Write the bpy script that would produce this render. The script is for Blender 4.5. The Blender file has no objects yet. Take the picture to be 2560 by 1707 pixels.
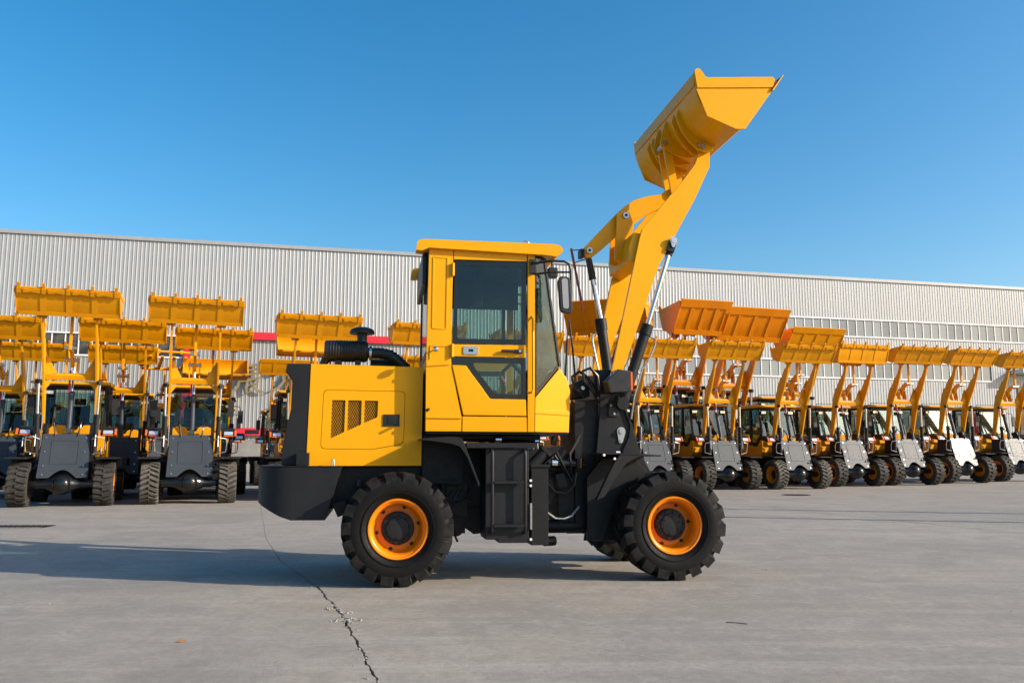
import bpy, bmesh, math, random
from mathutils import Vector, Matrix
from mathutils.geometry import tessellate_polygon

R = math.radians
sc = bpy.context.scene
col = sc.collection

# ------------------------------------------------------------------ camera
cam_d = bpy.data.cameras.new('camera')
cam_d.sensor_width = 36.0
cam_d.lens = 36.0 * 2120 / 2560
cam_d.clip_start = 0.05
cam_d.clip_end = 3000
cam = bpy.data.objects.new('camera', cam_d)
col.objects.link(cam)
cam.location = (0, 0, 1.236)
cam.rotation_euler = (R(90 + 7.617), 0, 0)
sc.camera = cam

# ------------------------------------------------------------------ sky and sun
SUN_EL, SUN_PSI = 24.0, 15.0          # elevation; shadows run to -X, swung this far towards +Y
world = bpy.data.worlds.new('World')
sc.world = world
world.use_nodes = True
wn = world.node_tree
bg = wn.nodes['Background']
sky = wn.nodes.new('ShaderNodeTexSky')
sky.sky_type = 'NISHITA'
sky.sun_disc = False
sky.sun_elevation = R(SUN_EL)
sky.sun_rotation = R(90 + SUN_PSI)
sky.air_density = 1.0
sky.dust_density = 2.0
sky.ozone_density = 2.2
hsv = wn.nodes.new('ShaderNodeHueSaturation')
hsv.inputs['Hue'].default_value = 0.492
hsv.inputs['Saturation'].default_value = 1.43
wn.links.new(sky.outputs[0], hsv.inputs['Color'])
wn.links.new(hsv.outputs[0], bg.inputs[0])
bg.inputs[1].default_value = 0.15

sun_d = bpy.data.lights.new('sun', 'SUN')
sun_d.energy = 4.75
sun_d.angle = R(0.5)
sun_d.color = (1.0, 0.90, 0.76)
sun = bpy.data.objects.new('sun', sun_d)
col.objects.link(sun)
ps, el = R(SUN_PSI), R(SUN_EL)
sun_dir = Vector((-math.cos(ps) * math.cos(el), math.sin(ps) * math.cos(el), -math.sin(el)))
sun.rotation_euler = sun_dir.to_track_quat('-Z', 'Y').to_euler()

sc.view_settings.view_transform = 'Standard'
sc.view_settings.look = 'None'
sc.view_settings.gamma = 1.0
sc.view_settings.exposure = 0.5
sc.view_settings.use_curve_mapping = False

# ------------------------------------------------------------------ materials
MATS = {}

def nodes(name):
    m = bpy.data.materials.new(name)
    m.use_nodes = True
    nt = m.node_tree
    return m, nt, nt.nodes['Principled BSDF']

def N(nt, kind, **kw):
    n = nt.nodes.new(kind)
    for k, v in kw.items():
        if k.startswith('i_'):
            n.inputs[int(k[2:]) if k[2:].isdigit() else k[2:].replace('_', ' ')].default_value = v
        else:
            setattr(n, k, v)
    return n

def rgba(c):
    return (c[0], c[1], c[2], 1.0)

def ramp(nt, fac, a, b, lo=0.3, hi=0.7):
    r = nt.nodes.new('ShaderNodeValToRGB')
    r.color_ramp.elements[0].position = lo
    r.color_ramp.elements[1].position = hi
    r.color_ramp.elements[0].color = rgba(a)
    r.color_ramp.elements[1].color = rgba(b)
    nt.links.new(fac, r.inputs[0])
    return r.outputs[0]

def mixc(nt, fac, a, b, mode='MIX'):
    m = nt.nodes.new('ShaderNodeMix')
    m.data_type = 'RGBA'
    m.blend_type = mode
    for sock, v in ((0, fac), (6, a), (7, b)):
        if hasattr(v, 'links') or hasattr(v, 'is_linked'):
            nt.links.new(v, m.inputs[sock])
        else:
            m.inputs[sock].default_value = v if sock == 0 else rgba(v)
    return m.outputs[2]

def noise(nt, scale, detail=4, rough=.55, vec=None, dist=0.0):
    n = nt.nodes.new('ShaderNodeTexNoise')
    n.inputs['Scale'].default_value = scale
    n.inputs['Detail'].default_value = detail
    n.inputs['Roughness'].default_value = rough
    n.inputs['Distortion'].default_value = dist
    if vec is not None:
        nt.links.new(vec, n.inputs['Vector'])
    return n.outputs[0]

def texco(nt, which='Object', scale=None):
    t = nt.nodes.new('ShaderNodeTexCoord').outputs[which]
    if scale:
        mp = nt.nodes.new('ShaderNodeMapping')
        mp.inputs['Scale'].default_value = scale
        nt.links.new(t, mp.inputs[0])
        return mp.outputs[0]
    return t

def bump(nt, bs, h, strength, dist=0.01):
    b = nt.nodes.new('ShaderNodeBump')
    b.inputs['Strength'].default_value = strength
    b.inputs['Distance'].default_value = dist
    nt.links.new(h, b.inputs['Height'])
    nt.links.new(b.outputs[0], bs.inputs['Normal'])

def paint(name, c, rough=.35, var=.12, dust=.0, dustc=(.3, .26, .2), coat=0.0, metal=0.0, bmp=.04, spec=.5):
    m, nt, bs = nodes(name)
    v = texco(nt)
    n1 = noise(nt, 1.7, 5, .6, v)
    c2 = tuple(x * (1 - var) for x in c)
    o = ramp(nt, n1, c2, c, .35, .62)
    if dust > 0:
        n2 = noise(nt, 9, 6, .7, v)
        f = ramp(nt, n2, (0, 0, 0), (dust,) * 3, .45, .75)
        o = mixc(nt, f, o, dustc)
    nt.links.new(o, bs.inputs['Base Color'])
    n3 = noise(nt, 23, 4, .6, v)
    rr = ramp(nt, n3, (rough * .8,) * 3, (min(1, rough * 1.25),) * 3)
    nt.links.new(rr, bs.inputs['Roughness'])
    bs.inputs['Metallic'].default_value = metal
    bs.inputs['Specular IOR Level'].default_value = spec
    if coat:
        bs.inputs['Coat Weight'].default_value = coat
        bs.inputs['Coat Roughness'].default_value = .11
    if bmp:
        bump(nt, bs, noise(nt, 60, 3, .6, v), bmp, .004)
    MATS[name] = m
    return m

paint('yellow', (.80, .352, .0015), .34, .05, .03, (.5, .27, .03), spec=.22)
paint('yellow_fleet', (.74, .305, .0015), .40, .12, .15, (.42, .21, .02), spec=.22)
paint('yellow_orange', (.80, .26, .002), .40, .12, .15, (.42, .18, .03), spec=.3)
paint('orange_rim', (.78, .215, .002), .3, .08, .03, spec=.4)
paint('charcoal', (.0165, .0168, .019), .45, .2, .06, (.045, .042, .038), spec=.22)
paint('charcoal_deep', (.008, .008, .009), .5, .2, .10, (.03, .028, .025), spec=.3)
paint('panel_grey', (.042, .051, .063), .44, .15, .10, (.10, .10, .095), spec=.20, coat=.05)
paint('black_plastic', (.011, .011, .012), .45, .2, .15, (.05, .047, .043))
paint('black_gloss', (.008, .009, .010), .12, .1, 0, bmp=0)
paint('rubber', (.006, .006, .0065), .62, .2, .30, (.016, .015, .0135), bmp=.2, spec=.16)
paint('rubber_lug', (.010, .010, .010), .6, .3, .55, (.050, .046, .040), bmp=.2, spec=.16)
paint('rubber_dusty', (.024, .022, .019), .8, .35, .7, (.075, .066, .053), bmp=.3)
paint('rubber_pale', (.075, .068, .057), .85, .3, .8, (.17, .15, .12), bmp=.3)
paint('red', (.55, .012, .012), .4, .1, .1)
paint('red_dark', (.16, .01, .012), .45, .2, .1)
paint('sign_red', (.62, .012, .03), .5, .08, .05)
paint('steel', (.55, .56, .58), .28, .15, .1, (.3, .28, .25), metal=.9)
paint('chrome', (.75, .76, .78), .1, .05, 0, metal=1.0, bmp=0)
paint('lamp_lens', (.75, .76, .78), .08, .1, 0, metal=.6, bmp=0)
paint('lamp_amber', (.7, .12, .01), .2, .1, 0, bmp=0)
paint('decal_white', (.7, .7, .68), .5, .05, .1)
paint('seat_fabric', (.02, .02, .022), .8, .2, .2)
paint('white_frame', (.72, .73, .72), .4, .08, .1, (.4, .38, .34))
paint('gold', (.30, .225, .11), .45, .25, .25, (.16, .12, .07), metal=.2)
paint('canopy_white', (.6, .6, .58), .5, .1, .1)
paint('leaf_brown', (.35, .16, .06), .8, .3, 0)
paint('twig_brown', (.05, .045, .03), .9, .3, 0)
paint('fan_blue', (.05, .2, .5), .4, .1, 0)
paint('mirror_back', (.30, .30, .31), .22, .1, .1)

def cladding(name, c, rough):
    m, nt, bs = nodes(name)
    v = texco(nt, 'Object', (1.3, 1, .12))
    o = ramp(nt, noise(nt, 1.1, 5, .6, v), tuple(x * .86 for x in c), c, .3, .65)
    oi = nt.nodes.new('ShaderNodeObjectInfo')
    o = mixc(nt, ramp(nt, oi.outputs['Random'], (0, 0, 0), (.35,) * 3, 0, 1), o, tuple(x * .80 for x in c))
    nt.links.new(o, bs.inputs['Base Color'])
    bs.inputs['Roughness'].default_value = rough
    bs.inputs['Specular IOR Level'].default_value = .8
    MATS[name] = m
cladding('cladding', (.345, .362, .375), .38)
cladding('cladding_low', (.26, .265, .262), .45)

def glass(name, tint, refl=1.0):
    m = bpy.data.materials.new(name)
    m.use_nodes = True
    nt = m.node_tree
    nt.nodes.remove(nt.nodes['Principled BSDF'])
    out = nt.nodes['Material Output']
    tr = N(nt, 'ShaderNodeBsdfTransparent')
    tr.inputs[0].default_value = rgba(tint)
    gl = N(nt, 'ShaderNodeBsdfGlossy')
    gl.inputs['Roughness'].default_value = .03
    gl.inputs['Color'].default_value = (1, 1, 1, 1)
    fr = N(nt, 'ShaderNodeFresnel')
    fr.inputs[0].default_value = 1.52
    mu = N(nt, 'ShaderNodeMath', operation='MULTIPLY')
    mu.inputs[1].default_value = refl
    nt.links.new(fr.outputs[0], mu.inputs[0])
    mx = N(nt, 'ShaderNodeMixShader')
    nt.links.new(mu.outputs[0], mx.inputs[0])
    nt.links.new(tr.outputs[0], mx.inputs[1])
    nt.links.new(gl.outputs[0], mx.inputs[2])
    nt.links.new(mx.outputs[0], out.inputs[0])
    MATS[name] = m
glass('cab_glass', (.66, .76, .73), .8)
glass('cab_glass_tint', (.62, .74, .73), 1.0)

def window_mat():
    m, nt, bs = nodes('window_glass')
    v = texco(nt, 'Object')
    oi = nt.nodes.new('ShaderNodeObjectInfo')
    o = ramp(nt, oi.outputs['Random'], (.17, .185, .195), (.27, .285, .285), 0, 1)
    o = mixc(nt, ramp(nt, noise(nt, 1.5, 3, .5, v), (0, 0, 0), (.4,) * 3, .5, .75), o, (.30, .30, .27))
    nt.links.new(o, bs.inputs['Base Color'])
    bs.inputs['Roughness'].default_value = .15
    MATS['window_glass'] = m
    m, nt, bs = nodes('window_dark')
    bs.inputs['Base Color'].default_value = (.06, .055, .05, 1)
    nt.links.new(ramp(nt, noise(nt, .8, 3, .5, texco(nt)), (.025, .025, .027), (.16, .13, .10), .45, .7), bs.inputs['Base Color'])
    bs.inputs['Roughness'].default_value = .12
    MATS['window_dark'] = m
window_mat()

def concrete(name, base, dark, warm, slab=True):
    m, nt, bs = nodes(name)
    g = nt.nodes.new('ShaderNodeNewGeometry').outputs['Position']
    def strk(ang, sc, nscale, dist):
        mp = N(nt, 'ShaderNodeMapping')
        mp.inputs['Rotation'].default_value = (0, 0, R(ang))
        mp.inputs['Scale'].default_value = sc
        nt.links.new(g, mp.inputs[0])
        return noise(nt, nscale, 7, .68, mp.outputs[0], dist)
    k = lambda t, c=base: tuple(min(1, x * t) for x in c)
    big = noise(nt, .22, 5, .6, g, 1.2)
    mid = noise(nt, .8, 7, .66, g, .8)
    sml = noise(nt, 3.3, 6, .7, g, .5)
    fine = noise(nt, 17, 5, .75, g)
    grit = noise(nt, 120, 3, .7, g)
    o = ramp(nt, big, dark, base, .42, .58)
    o = mixc(nt, ramp(nt, mid, (0, 0, 0), (.75,) * 3, .46, .66), o, warm)
    o = mixc(nt, ramp(nt, mid, (.8,) * 3, (0, 0, 0), .37, .51), o, k(.66))
    o = mixc(nt, ramp(nt, sml, (0, 0, 0), (.6,) * 3, .50, .68), o, k(1.14))
    o = mixc(nt, ramp(nt, sml, (.65,) * 3, (0, 0, 0), .36, .50), o, k(.74))
    o = mixc(nt, ramp(nt, strk(-32, (.28, 1.7, 1), 1.0, .9), (0, 0, 0), (.75,) * 3, .52, .72), o, k(.68))
    o = mixc(nt, ramp(nt, strk(24, (.2, 3.0, 1), .9, .5), (0, 0, 0), (.6,) * 3, .54, .70), o, k(1.22))
    o = mixc(nt, ramp(nt, strk(40, (.3, 1.6, 1), .7, 1.0), (0, 0, 0), (.55,) * 3, .52, .72), o, k(.78, warm))
    # worn oil spots and pinholes
    vo = N(nt, 'ShaderNodeTexVoronoi')
    vo.inputs['Scale'].default_value = .55
    wv = N(nt, 'ShaderNodeVectorMath', operation='ADD')
    nz = N(nt, 'ShaderNodeTexNoise')
    nz.inputs['Scale'].default_value = 3.0
    nt.links.new(g, nz.inputs['Vector'])
    nt.links.new(g, wv.inputs[0])
    nt.links.new(nz.outputs['Color'], wv.inputs[1])
    nt.links.new(wv.outputs[0], vo.inputs['Vector'])
    o = mixc(nt, ramp(nt, vo.outputs['Distance'], (.55,) * 3, (0, 0, 0), .05, .20), o, k(.55))
    vo2 = N(nt, 'ShaderNodeTexVoronoi')
    vo2.inputs['Scale'].default_value = 7.0
    nt.links.new(g, vo2.inputs['Vector'])
    o = mixc(nt, ramp(nt, vo2.outputs['Distance'], (.6,) * 3, (0, 0, 0), .03, .09), o, k(.45))
    o = mixc(nt, ramp(nt, fine, (.6,) * 3, (0, 0, 0), .32, .52), o, k(.58))
    o = mixc(nt, ramp(nt, fine, (0, 0, 0), (.4,) * 3, .52, .72), o, k(1.22))
    o = mixc(nt, ramp(nt, grit, (.45,) * 3, (0, 0, 0), .34, .52), o, k(.55))
    o = mixc(nt, ramp(nt, grit, (0, 0, 0), (.35,) * 3, .55, .72), o, k(1.35))
    oi = nt.nodes.new('ShaderNodeObjectInfo')
    o = mixc(nt, ramp(nt, oi.outputs['Random'], (0, 0, 0), (.22,) * 3, 0, 1), o, k(.70))
    nt.links.new(o, bs.inputs['Base Color'])
    bs.inputs['Roughness'].default_value = .82
    bs.inputs['Specular IOR Level'].default_value = .3
    ad = N(nt, 'ShaderNodeMath', operation='ADD')
    nt.links.new(fine, ad.inputs[0])
    nt.links.new(grit, ad.inputs[1])
    bump(nt, bs, ad.outputs[0], .5, .008)
    MATS[name] = m
concrete('concrete', (.335, .306, .266), (.245, .230, .208), (.330, .278, .218))
concrete('joint_dirt', (.06, .052, .042), (.035, .03, .025), (.08, .065, .05))
concrete('plinth_concrete', (.30, .29, .265), (.17, .17, .17), (.30, .26, .21))
concrete('rubble', (.42, .38, .32), (.30, .27, .23), (.36, .31, .25))

# ------------------------------------------------------------------ mesh helpers
class MB:
    def __init__(s):
        s.v = []
        s.f = []

    def add(s, vs, fs):
        b = len(s.v)
        s.v += [tuple(p) for p in vs]
        s.f += [tuple(i + b for i in f) for f in fs]
        return s

    def box(s, x0, x1, y0, y1, z0, z1):
        vs = [(x, y, z) for x in (x0, x1) for y in (y0, y1) for z in (z0, z1)]
        return s.add(vs, [(0, 1, 3, 2), (4, 6, 7, 5), (0, 4, 5, 1), (2, 3, 7, 6), (0, 2, 6, 4), (1, 5, 7, 3)])

    def obox(s, c, ax, size):           # oriented box: centre, three axes, three full sizes
        c = Vector(c)
        a = [Vector(k).normalized() * z * .5 for k, z in zip(ax, size)]
        vs = [c + a[0] * i + a[1] * j + a[2] * k for i in (-1, 1) for j in (-1, 1) for k in (-1, 1)]
        return s.add(vs, [(0, 1, 3, 2), (4, 6, 7, 5), (0, 4, 5, 1), (2, 3, 7, 6), (0, 2, 6, 4), (1, 5, 7, 3)])

    def bar(s, p0, p1, w, t, up=(0, 0, 1)):
        p0, p1 = Vector(p0), Vector(p1)
        d = (p1 - p0)
        a = d.cross(Vector(up))
        if a.length < 1e-6:
            a = d.cross(Vector((0, 1, 0)))
        a.normalize()
        b = a.cross(d).normalized()
        return s.obox((p0 + p1) / 2, (d, a, b), (d.length, w, t))

    def prism(s, poly, y0, y1, plane='xz'):
        n = len(poly)
        def P(p, y):
            return (p[0], y, p[1]) if plane == 'xz' else ((p[0], p[1], y) if plane == 'xy' else (y, p[0], p[1]))
        vs = [P(p, y0) for p in poly] + [P(p, y1) for p in poly]
        fs = [tuple(range(n)), tuple(range(2 * n - 1, n - 1, -1))]
        fs += [(i, (i + 1) % n, n + (i + 1) % n, n + i) for i in range(n)]
        return s.add(vs, fs)

    def plate(s, outer, holes, y0, y1, warp=None):
        loops = [[Vector((p[0], p[1], 0)) for p in l] for l in [outer] + holes]
        tris = tessellate_polygon(loops)
        flat = [p for l in [outer] + holes for p in l]
        n = len(flat)
        def P(p, y):
            yy = y + (warp(p[0], p[1]) if warp else 0)
            return (p[0], yy, p[1])
        vs = [P(p, y0) for p in flat] + [P(p, y1) for p in flat]
        fs = [tuple(t) for t in tris] + [tuple(i + n for i in reversed(t)) for t in tris]
        o = 0
        for l in [outer] + holes:
            m = len(l)
            fs += [(o + i, o + (i + 1) % m, n + o + (i + 1) % m, n + o + i) for i in range(m)]
            o += m
        return s.add(vs, fs)

    def cyl(s, p0, p1, r, n=14, r1=None, caps=True):
        r1 = r if r1 is None else r1
        p0, p1 = Vector(p0), Vector(p1)
        d = (p1 - p0).normalized()
        a = d.orthogonal().normalized()
        b = d.cross(a)
        vs = []
        for p, rr in ((p0, r), (p1, r1)):
            for i in range(n):
                t = 2 * math.pi * i / n
                vs.append(p + a * (rr * math.cos(t)) + b * (rr * math.sin(t)))
        fs = [(i, (i + 1) % n, n + (i + 1) % n, n + i) for i in range(n)]
        if caps:
            fs += [tuple(range(n - 1, -1, -1)), tuple(range(n, 2 * n))]
        return s.add(vs, fs)

    def tube(s, pts, r, n=8):
        pts = [Vector(p) for p in pts]
        vs, fs = [], []
        a = None
        for i, p in enumerate(pts):
            d = (pts[min(i + 1, len(pts) - 1)] - pts[max(i - 1, 0)]).normalized()
            if a is None:
                a = d.orthogonal().normalized()
            else:
                a = (a - d * a.dot(d)).normalized()
            b = d.cross(a)
            for k in range(n):
                t = 2 * math.pi * k / n
                vs.append(p + a * (r * math.cos(t)) + b * (r * math.sin(t)))
        for i in range(len(pts) - 1):
            for k in range(n):
                fs.append((i * n + k, i * n + (k + 1) % n, (i + 1) * n + (k + 1) % n, (i + 1) * n + k))
        fs += [tuple(range(n - 1, -1, -1)), tuple(range((len(pts) - 1) * n, len(pts) * n))]
        return s.add(vs, fs)

    def lathe(s, prof, c=(0, 0, 0), n=32, axis='y', caps=True):       # prof: (radius, along)
        vs, fs = [], []
        for r, h in prof:
            for k in range(n):
                t = 2 * math.pi * k / n
                x, z = r * math.cos(t), r * math.sin(t)
                vs.append((c[0] + x, c[1] + h, c[2] + z) if axis == 'y' else
                          ((c[0] + x, c[1] + z, c[2] + h) if axis == 'z' else (c[0] + h, c[1] + x, c[2] + z)))
        m = len(prof)
        for i in range(m - 1):
            for k in range(n):
                fs.append((i * n + k, i * n + (k + 1) % n, (i + 1) * n + (k + 1) % n, (i + 1) * n + k))
        if caps and prof[0][0] > 1e-5:
            fs.append(tuple(range(n)))
        if caps and prof[-1][0] > 1e-5:
            fs.append(tuple(range((m - 1) * n, m * n)))
        return s.add(vs, fs)

    def mesh(s, name, bev=0.0, smooth=35, seg=2):
        me = bpy.data.meshes.new(name)
        me.from_pydata(s.v, [], s.f)
        bm = bmesh.new()
        bm.from_mesh(me)
        bmesh.ops.remove_doubles(bm, verts=bm.verts, dist=1e-5)
        bmesh.ops.recalc_face_normals(bm, faces=bm.faces)
        if bev:
            ed = [e for e in bm.edges if len(e.link_faces) == 2 and e.calc_face_angle(0) > R(30)]
            bmesh.ops.bevel(bm, geom=ed, offset=bev, segments=seg, profile=.6, affect='EDGES', clamp_overlap=True)
        bm.to_mesh(me)
        bm.free()
        if smooth:
            for p in me.polygons:
                p.use_smooth = True
            if bev:
                # area-weighted corner normals keep the flat faces flat and the bevels soft
                vf = [[] for _ in me.vertices]
                for p in me.polygons:
                    for vi in p.vertices:
                        vf[vi].append((p.normal.copy(), p.area))
                lim = math.cos(R(52))
                out = []
                for p in me.polygons:
                    pn = p.normal
                    for vi in p.vertices:
                        acc = Vector((0, 0, 0))
                        for nn, ar in vf[vi]:
                            if nn.dot(pn) > lim:
                                acc += nn * ar
                        out.append(acc.normalized() if acc.length > 1e-12 else pn)
                me.normals_split_custom_set(out)
            else:
                me.set_sharp_from_angle(angle=R(smooth))
        return me

def link(name, me, mat, parent=None, loc=None, rot=None, scale=None):
    o = bpy.data.objects.new(name, me)
    if me is not None and mat is not None and not me.materials:
        me.materials.append(MATS[mat])
    col.objects.link(o)
    if parent is not None:
        o.parent = parent
    if loc is not None:
        o.location = loc
    if rot is not None:
        o.rotation_euler = rot
    if scale is not None:
        o.scale = scale
    return o

def part(name, mb, mat, parent, bev=0.0, smooth=35, **kw):
    return link(name, mb.mesh(name, bev, smooth), mat, parent, **kw)

def empty(name, loc=(0, 0, 0), rz=0.0, label=None, cat=None, group=None):
    e = bpy.data.objects.new(name, None)
    e.empty_display_size = .2
    col.objects.link(e)
    e.location = loc
    e.rotation_euler = (0, 0, rz)
    tag(e, label, cat, group)
    return e

def tag(o, label=None, cat=None, group=None, kind=None):
    if label: o['label'] = label
    if cat: o['category'] = cat
    if group: o['group'] = group
    if kind: o['kind'] = kind
    return o

def mir(poly):
    return poly

def arc(cx, cz, r, a0, a1, n):
    return [(cx + r * math.cos(R(a0 + (a1 - a0) * i / n)), cz + r * math.sin(R(a0 + (a1 - a0) * i / n))) for i in range(n + 1)]

def rounded(poly, r, n=4):
    out = []
    m = len(poly)
    for i in range(m):
        p0, p, p1 = Vector(poly[i - 1]), Vector(poly[i]), Vector(poly[(i + 1) % m])
        a, b = (p0 - p), (p1 - p)
        d = min(r, a.length * .45, b.length * .45)
        a, b = p + a.normalized() * d, p + b.normalized() * d
        for k in range(n + 1):
            t = k / n
            q = a * (1 - t) ** 2 + p * 2 * t * (1 - t) + b * t * t
            out.append((q.x, q.y))
    return out

# ------------------------------------------------------------------ ground: joint bed and concrete slabs
ground = part('ground', MB().add([(-900, -60, -.06), (900, -60, -.06), (900, 1500, -.06), (-900, 1500, -.06)], [(0, 1, 2, 3)]), 'joint_dirt', None, smooth=0)
tag(ground, 'wide grey concrete yard in front of the factory', 'ground', kind='structure')

rnd = random.Random(4)
CR = [(30, -8.83), (19.78, -5.75), (12.99, -3.69), (10.31, -2.75), (8.3, -1.86), (6.95, -1.36), (4.84, -.73), (2.5, .02), (-6, 2.7)]

def crack_x(y):
    for (ya, xa), (yb, xb) in zip(CR, CR[1:]):
        if yb <= y <= ya:
            return xa + (xb - xa) * (ya - y) / (ya - yb)
    return CR[0][1] + (y - CR[0][0]) * -.3

CRN = {}
def crack_noise(y, side):
    k = round(y / .045)
    if (k, 0) not in CRN:
        r = random.Random(k * 7 + 1)
        big = random.Random(int(k / 6) * 31 + 5)
        CRN[(k, 0)] = (r.uniform(-.008, .008) + big.uniform(-.010, .010))
        CRN[(k, -1)] = r.uniform(.0, 1)
        CRN[(k, 1)] = r.uniform(.0, 1)
    w = .004 if y > 11 else (.008 if y > 9 else .011)
    if 6.3 < y < 8.3:
        w = .017
    return CRN[(k, 0)] * min(1.2, w / .012) + side * w * (.25 + CRN[(k, side)])

COLX = [-76, -64, -53, -42, -32, -22.6, -13.2, None, 7.76, 10.2, 19.2, 28.5, 38, 48, 60, 72, 86]
ROWY = [-9, .9, 7.9, 17.5, 27, 37.5, 48, 60, 75, 95]
JW = .004

def colx(k, y, side=0):
    if COLX[k] is None:
        return crack_x(y) + (crack_noise(y, side) if y < 24 else side * JW)
    return COLX[k] + (15 - y) * .30 + side * (.013 if COLX[k] in (7.76, 10.2, 19.2) else JW)

def corner(k, j, side, vs):
    y = ROWY[j]
    for _ in range(12):
        x = (crack_x(y) if COLX[k] is None else COLX[k] + (15 - y) * .30)
        y = ROWY[j] + .30 * x + vs * .002
    return y

for k in range(len(COLX) - 1):
    for j in range(len(ROWY) - 1):
        ya, yb = corner(k, j, 1, 1), corner(k, j + 1, 1, -1)
        yc, yd = corner(k + 1, j, -1, 1), corner(k + 1, j + 1, -1, -1)
        def edge(kk, y0, y1, side):
            if COLX[kk] is None and min(y0, y1) < 24:
                n = max(2, int(abs(y1 - y0) / .045))
                return [(colx(kk, y0 + (y1 - y0) * i / n, side), y0 + (y1 - y0) * i / n) for i in range(n + 1)]
            return [(colx(kk, y0, side), y0), (colx(kk, y1, side), y1)]
        poly = edge(k, ya, yb, 1) + edge(k + 1, yd, yc, -1)
        cx = sum(p[0] for p in poly) / len(poly)
        cy = sum(p[1] for p in poly) / len(poly)
        if cy < -14 or abs(cx) > cy * .75 + 22:
            continue
        part('concrete_slab', MB().prism(poly, -.055, 0.0, 'xy'), 'concrete', ground, smooth=0)

# rubble crumbled out of the crack, loose grit over the yard
def pebble(mb, x, y, r, rr):
    n = 5
    vs = [(x + r * rr.uniform(.6, 1.1) * math.cos(6.283 * i / n), y + r * rr.uniform(.6, 1.1) * math.sin(6.283 * i / n), .001) for i in range(n)]
    vs += [(x + (px - x) * .6, y + (py - y) * .6, r * rr.uniform(.5, .9)) for px, py, _ in vs]
    fs = [(i, (i + 1) % n, n + (i + 1) % n, n + i) for i in range(n)] + [tuple(range(n, 2 * n))]
    mb.add(vs, fs)

mb = MB()
rr = random.Random(9)
for i in range(260):
    y = 4.6 + 15 * rr.random() ** 2.2
    s = rr.gauss(0, .05)
    pebble(mb, crack_x(y) + s, y, rr.uniform(.002, .004) + .009 * rr.random() ** 4, rr)
for cx, cy, n, sp in ((-1.24, 6.62, 150, .06), (-1.45, 7.08, 60, .035), (-1.30, 6.95, 50, .03)):
    for i in range(n):
        pebble(mb, cx + rr.gauss(0, sp), cy + rr.gauss(0, sp * .8), rr.uniform(.002, .005) + .012 * rr.random() ** 4, rr)
tag(part('crack_rubble', mb, 'concrete', None, smooth=0), 'crumbled concrete grit along the long crack in the yard', 'rubble', kind='stuff')
mb = MB()
for i in range(240):
    y = 4.2 + 18 * rr.random() ** 1.6
    pebble(mb, rr.uniform(-.62, .62) * y, y, rr.uniform(.002, .004) + .008 * rr.random() ** 6, rr)
tag(part('yard_grit', mb, 'rubble', None, smooth=0), 'small dark pebbles scattered over the concrete yard', 'grit', kind='stuff')

# scrape marks in the concrete (thin pale residue)
paint('scrape', (.50, .48, .44), .9, .3, .5, (.33, .31, .28))
def scrape(pts, w):
    mb = MB()
    pts = [Vector((a, b, 0)) for a, b in pts]
    L, Rr = [], []
    for i, p in enumerate(pts):
        d = (pts[min(i + 1, len(pts) - 1)] - pts[max(0, i - 1)]).normalized()
        q = Vector((-d.y, d.x, 0)) * w * (.3 + .7 * math.sin(math.pi * (i + .3) / (len(pts) - .4))) * rr.uniform(.3, 1)
        L.append(p + q + Vector((0, 0, .0022)))
        Rr.append(p - q + Vector((0, 0, .0022)))
    n = len(pts)
    mb.add(L + Rr, [(i, i + 1, n + i + 1, n + i) for i in range(n - 1)])
    part('scrape_mark', mb, 'scrape', ground, smooth=0)
def lerp_pts(a, b, n, bow=0):
    return [(a[0] + (b[0] - a[0]) * i / n + bow * math.sin(math.pi * i / n) * .3, a[1] + (b[1] - a[1]) * i / n + bow * math.sin(math.pi * i / n)) for i in range(n + 1)]
scrape(lerp_pts((2.16, 9.43), (4.37, 10.92), 30, .12), .007)
scrape(lerp_pts((2.08, 7.83), (2.62, 7.25), 16, .0), .005)
scrape(lerp_pts((0.0, 6.21), (1.19, 5.08), 30, .04), .004)
scrape(lerp_pts((-.35, 7.55), (.9, 8.0), 26, .05), .006)
scrape(lerp_pts((.2, 6.9), (.75, 6.35), 16, .0), .004)
scrape(lerp_pts((-4.2, 12.2), (-2.9, 11.9), 18, .05), .009)

# fallen leaf and twig
mb = MB()
mb.add([(0, 0, .006), (.035, .016, .014), (.075, .0, .004), (.035, -.018, .003), (.036, 0, .010)], [(0, 3, 4), (3, 2, 4), (2, 1, 4), (1, 0, 4)])
tag(part('dry_leaf', mb, 'leaf_brown', None, loc=(-2.24, 5.86, 0), rot=(0, 0, .4)), 'small dry orange-brown leaf on the bare concrete at lower left', 'leaf')
mb = MB()
mb.tube([(0, 0, .006), (.05, -.02, .008), (.10, -.03, .005), (.14, -.06, .006)], .003, 6)
tag(part('twig', mb, 'twig_brown', None, loc=(1.59, 6.52, 0)), 'thin dark twig lying on the concrete at lower right', 'twig')

mh = empty('manhole_cover', (8.85, 26.8, 0), .2, 'small dark round manhole cover in the yard before the right-hand row', 'manhole cover')
part('cover_disc', MB().lathe([(.36, .002), (.36, .008), (.33, .010), (0, .010)], (0, 0, 0), 28, 'z', False), 'charcoal_deep', mh)
part('cover_ring', MB().lathe([(.37, .002), (.37, .012), (.42, .012), (.44, .003)], (0, 0, 0), 28, 'z', False), 'charcoal', mh)

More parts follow.
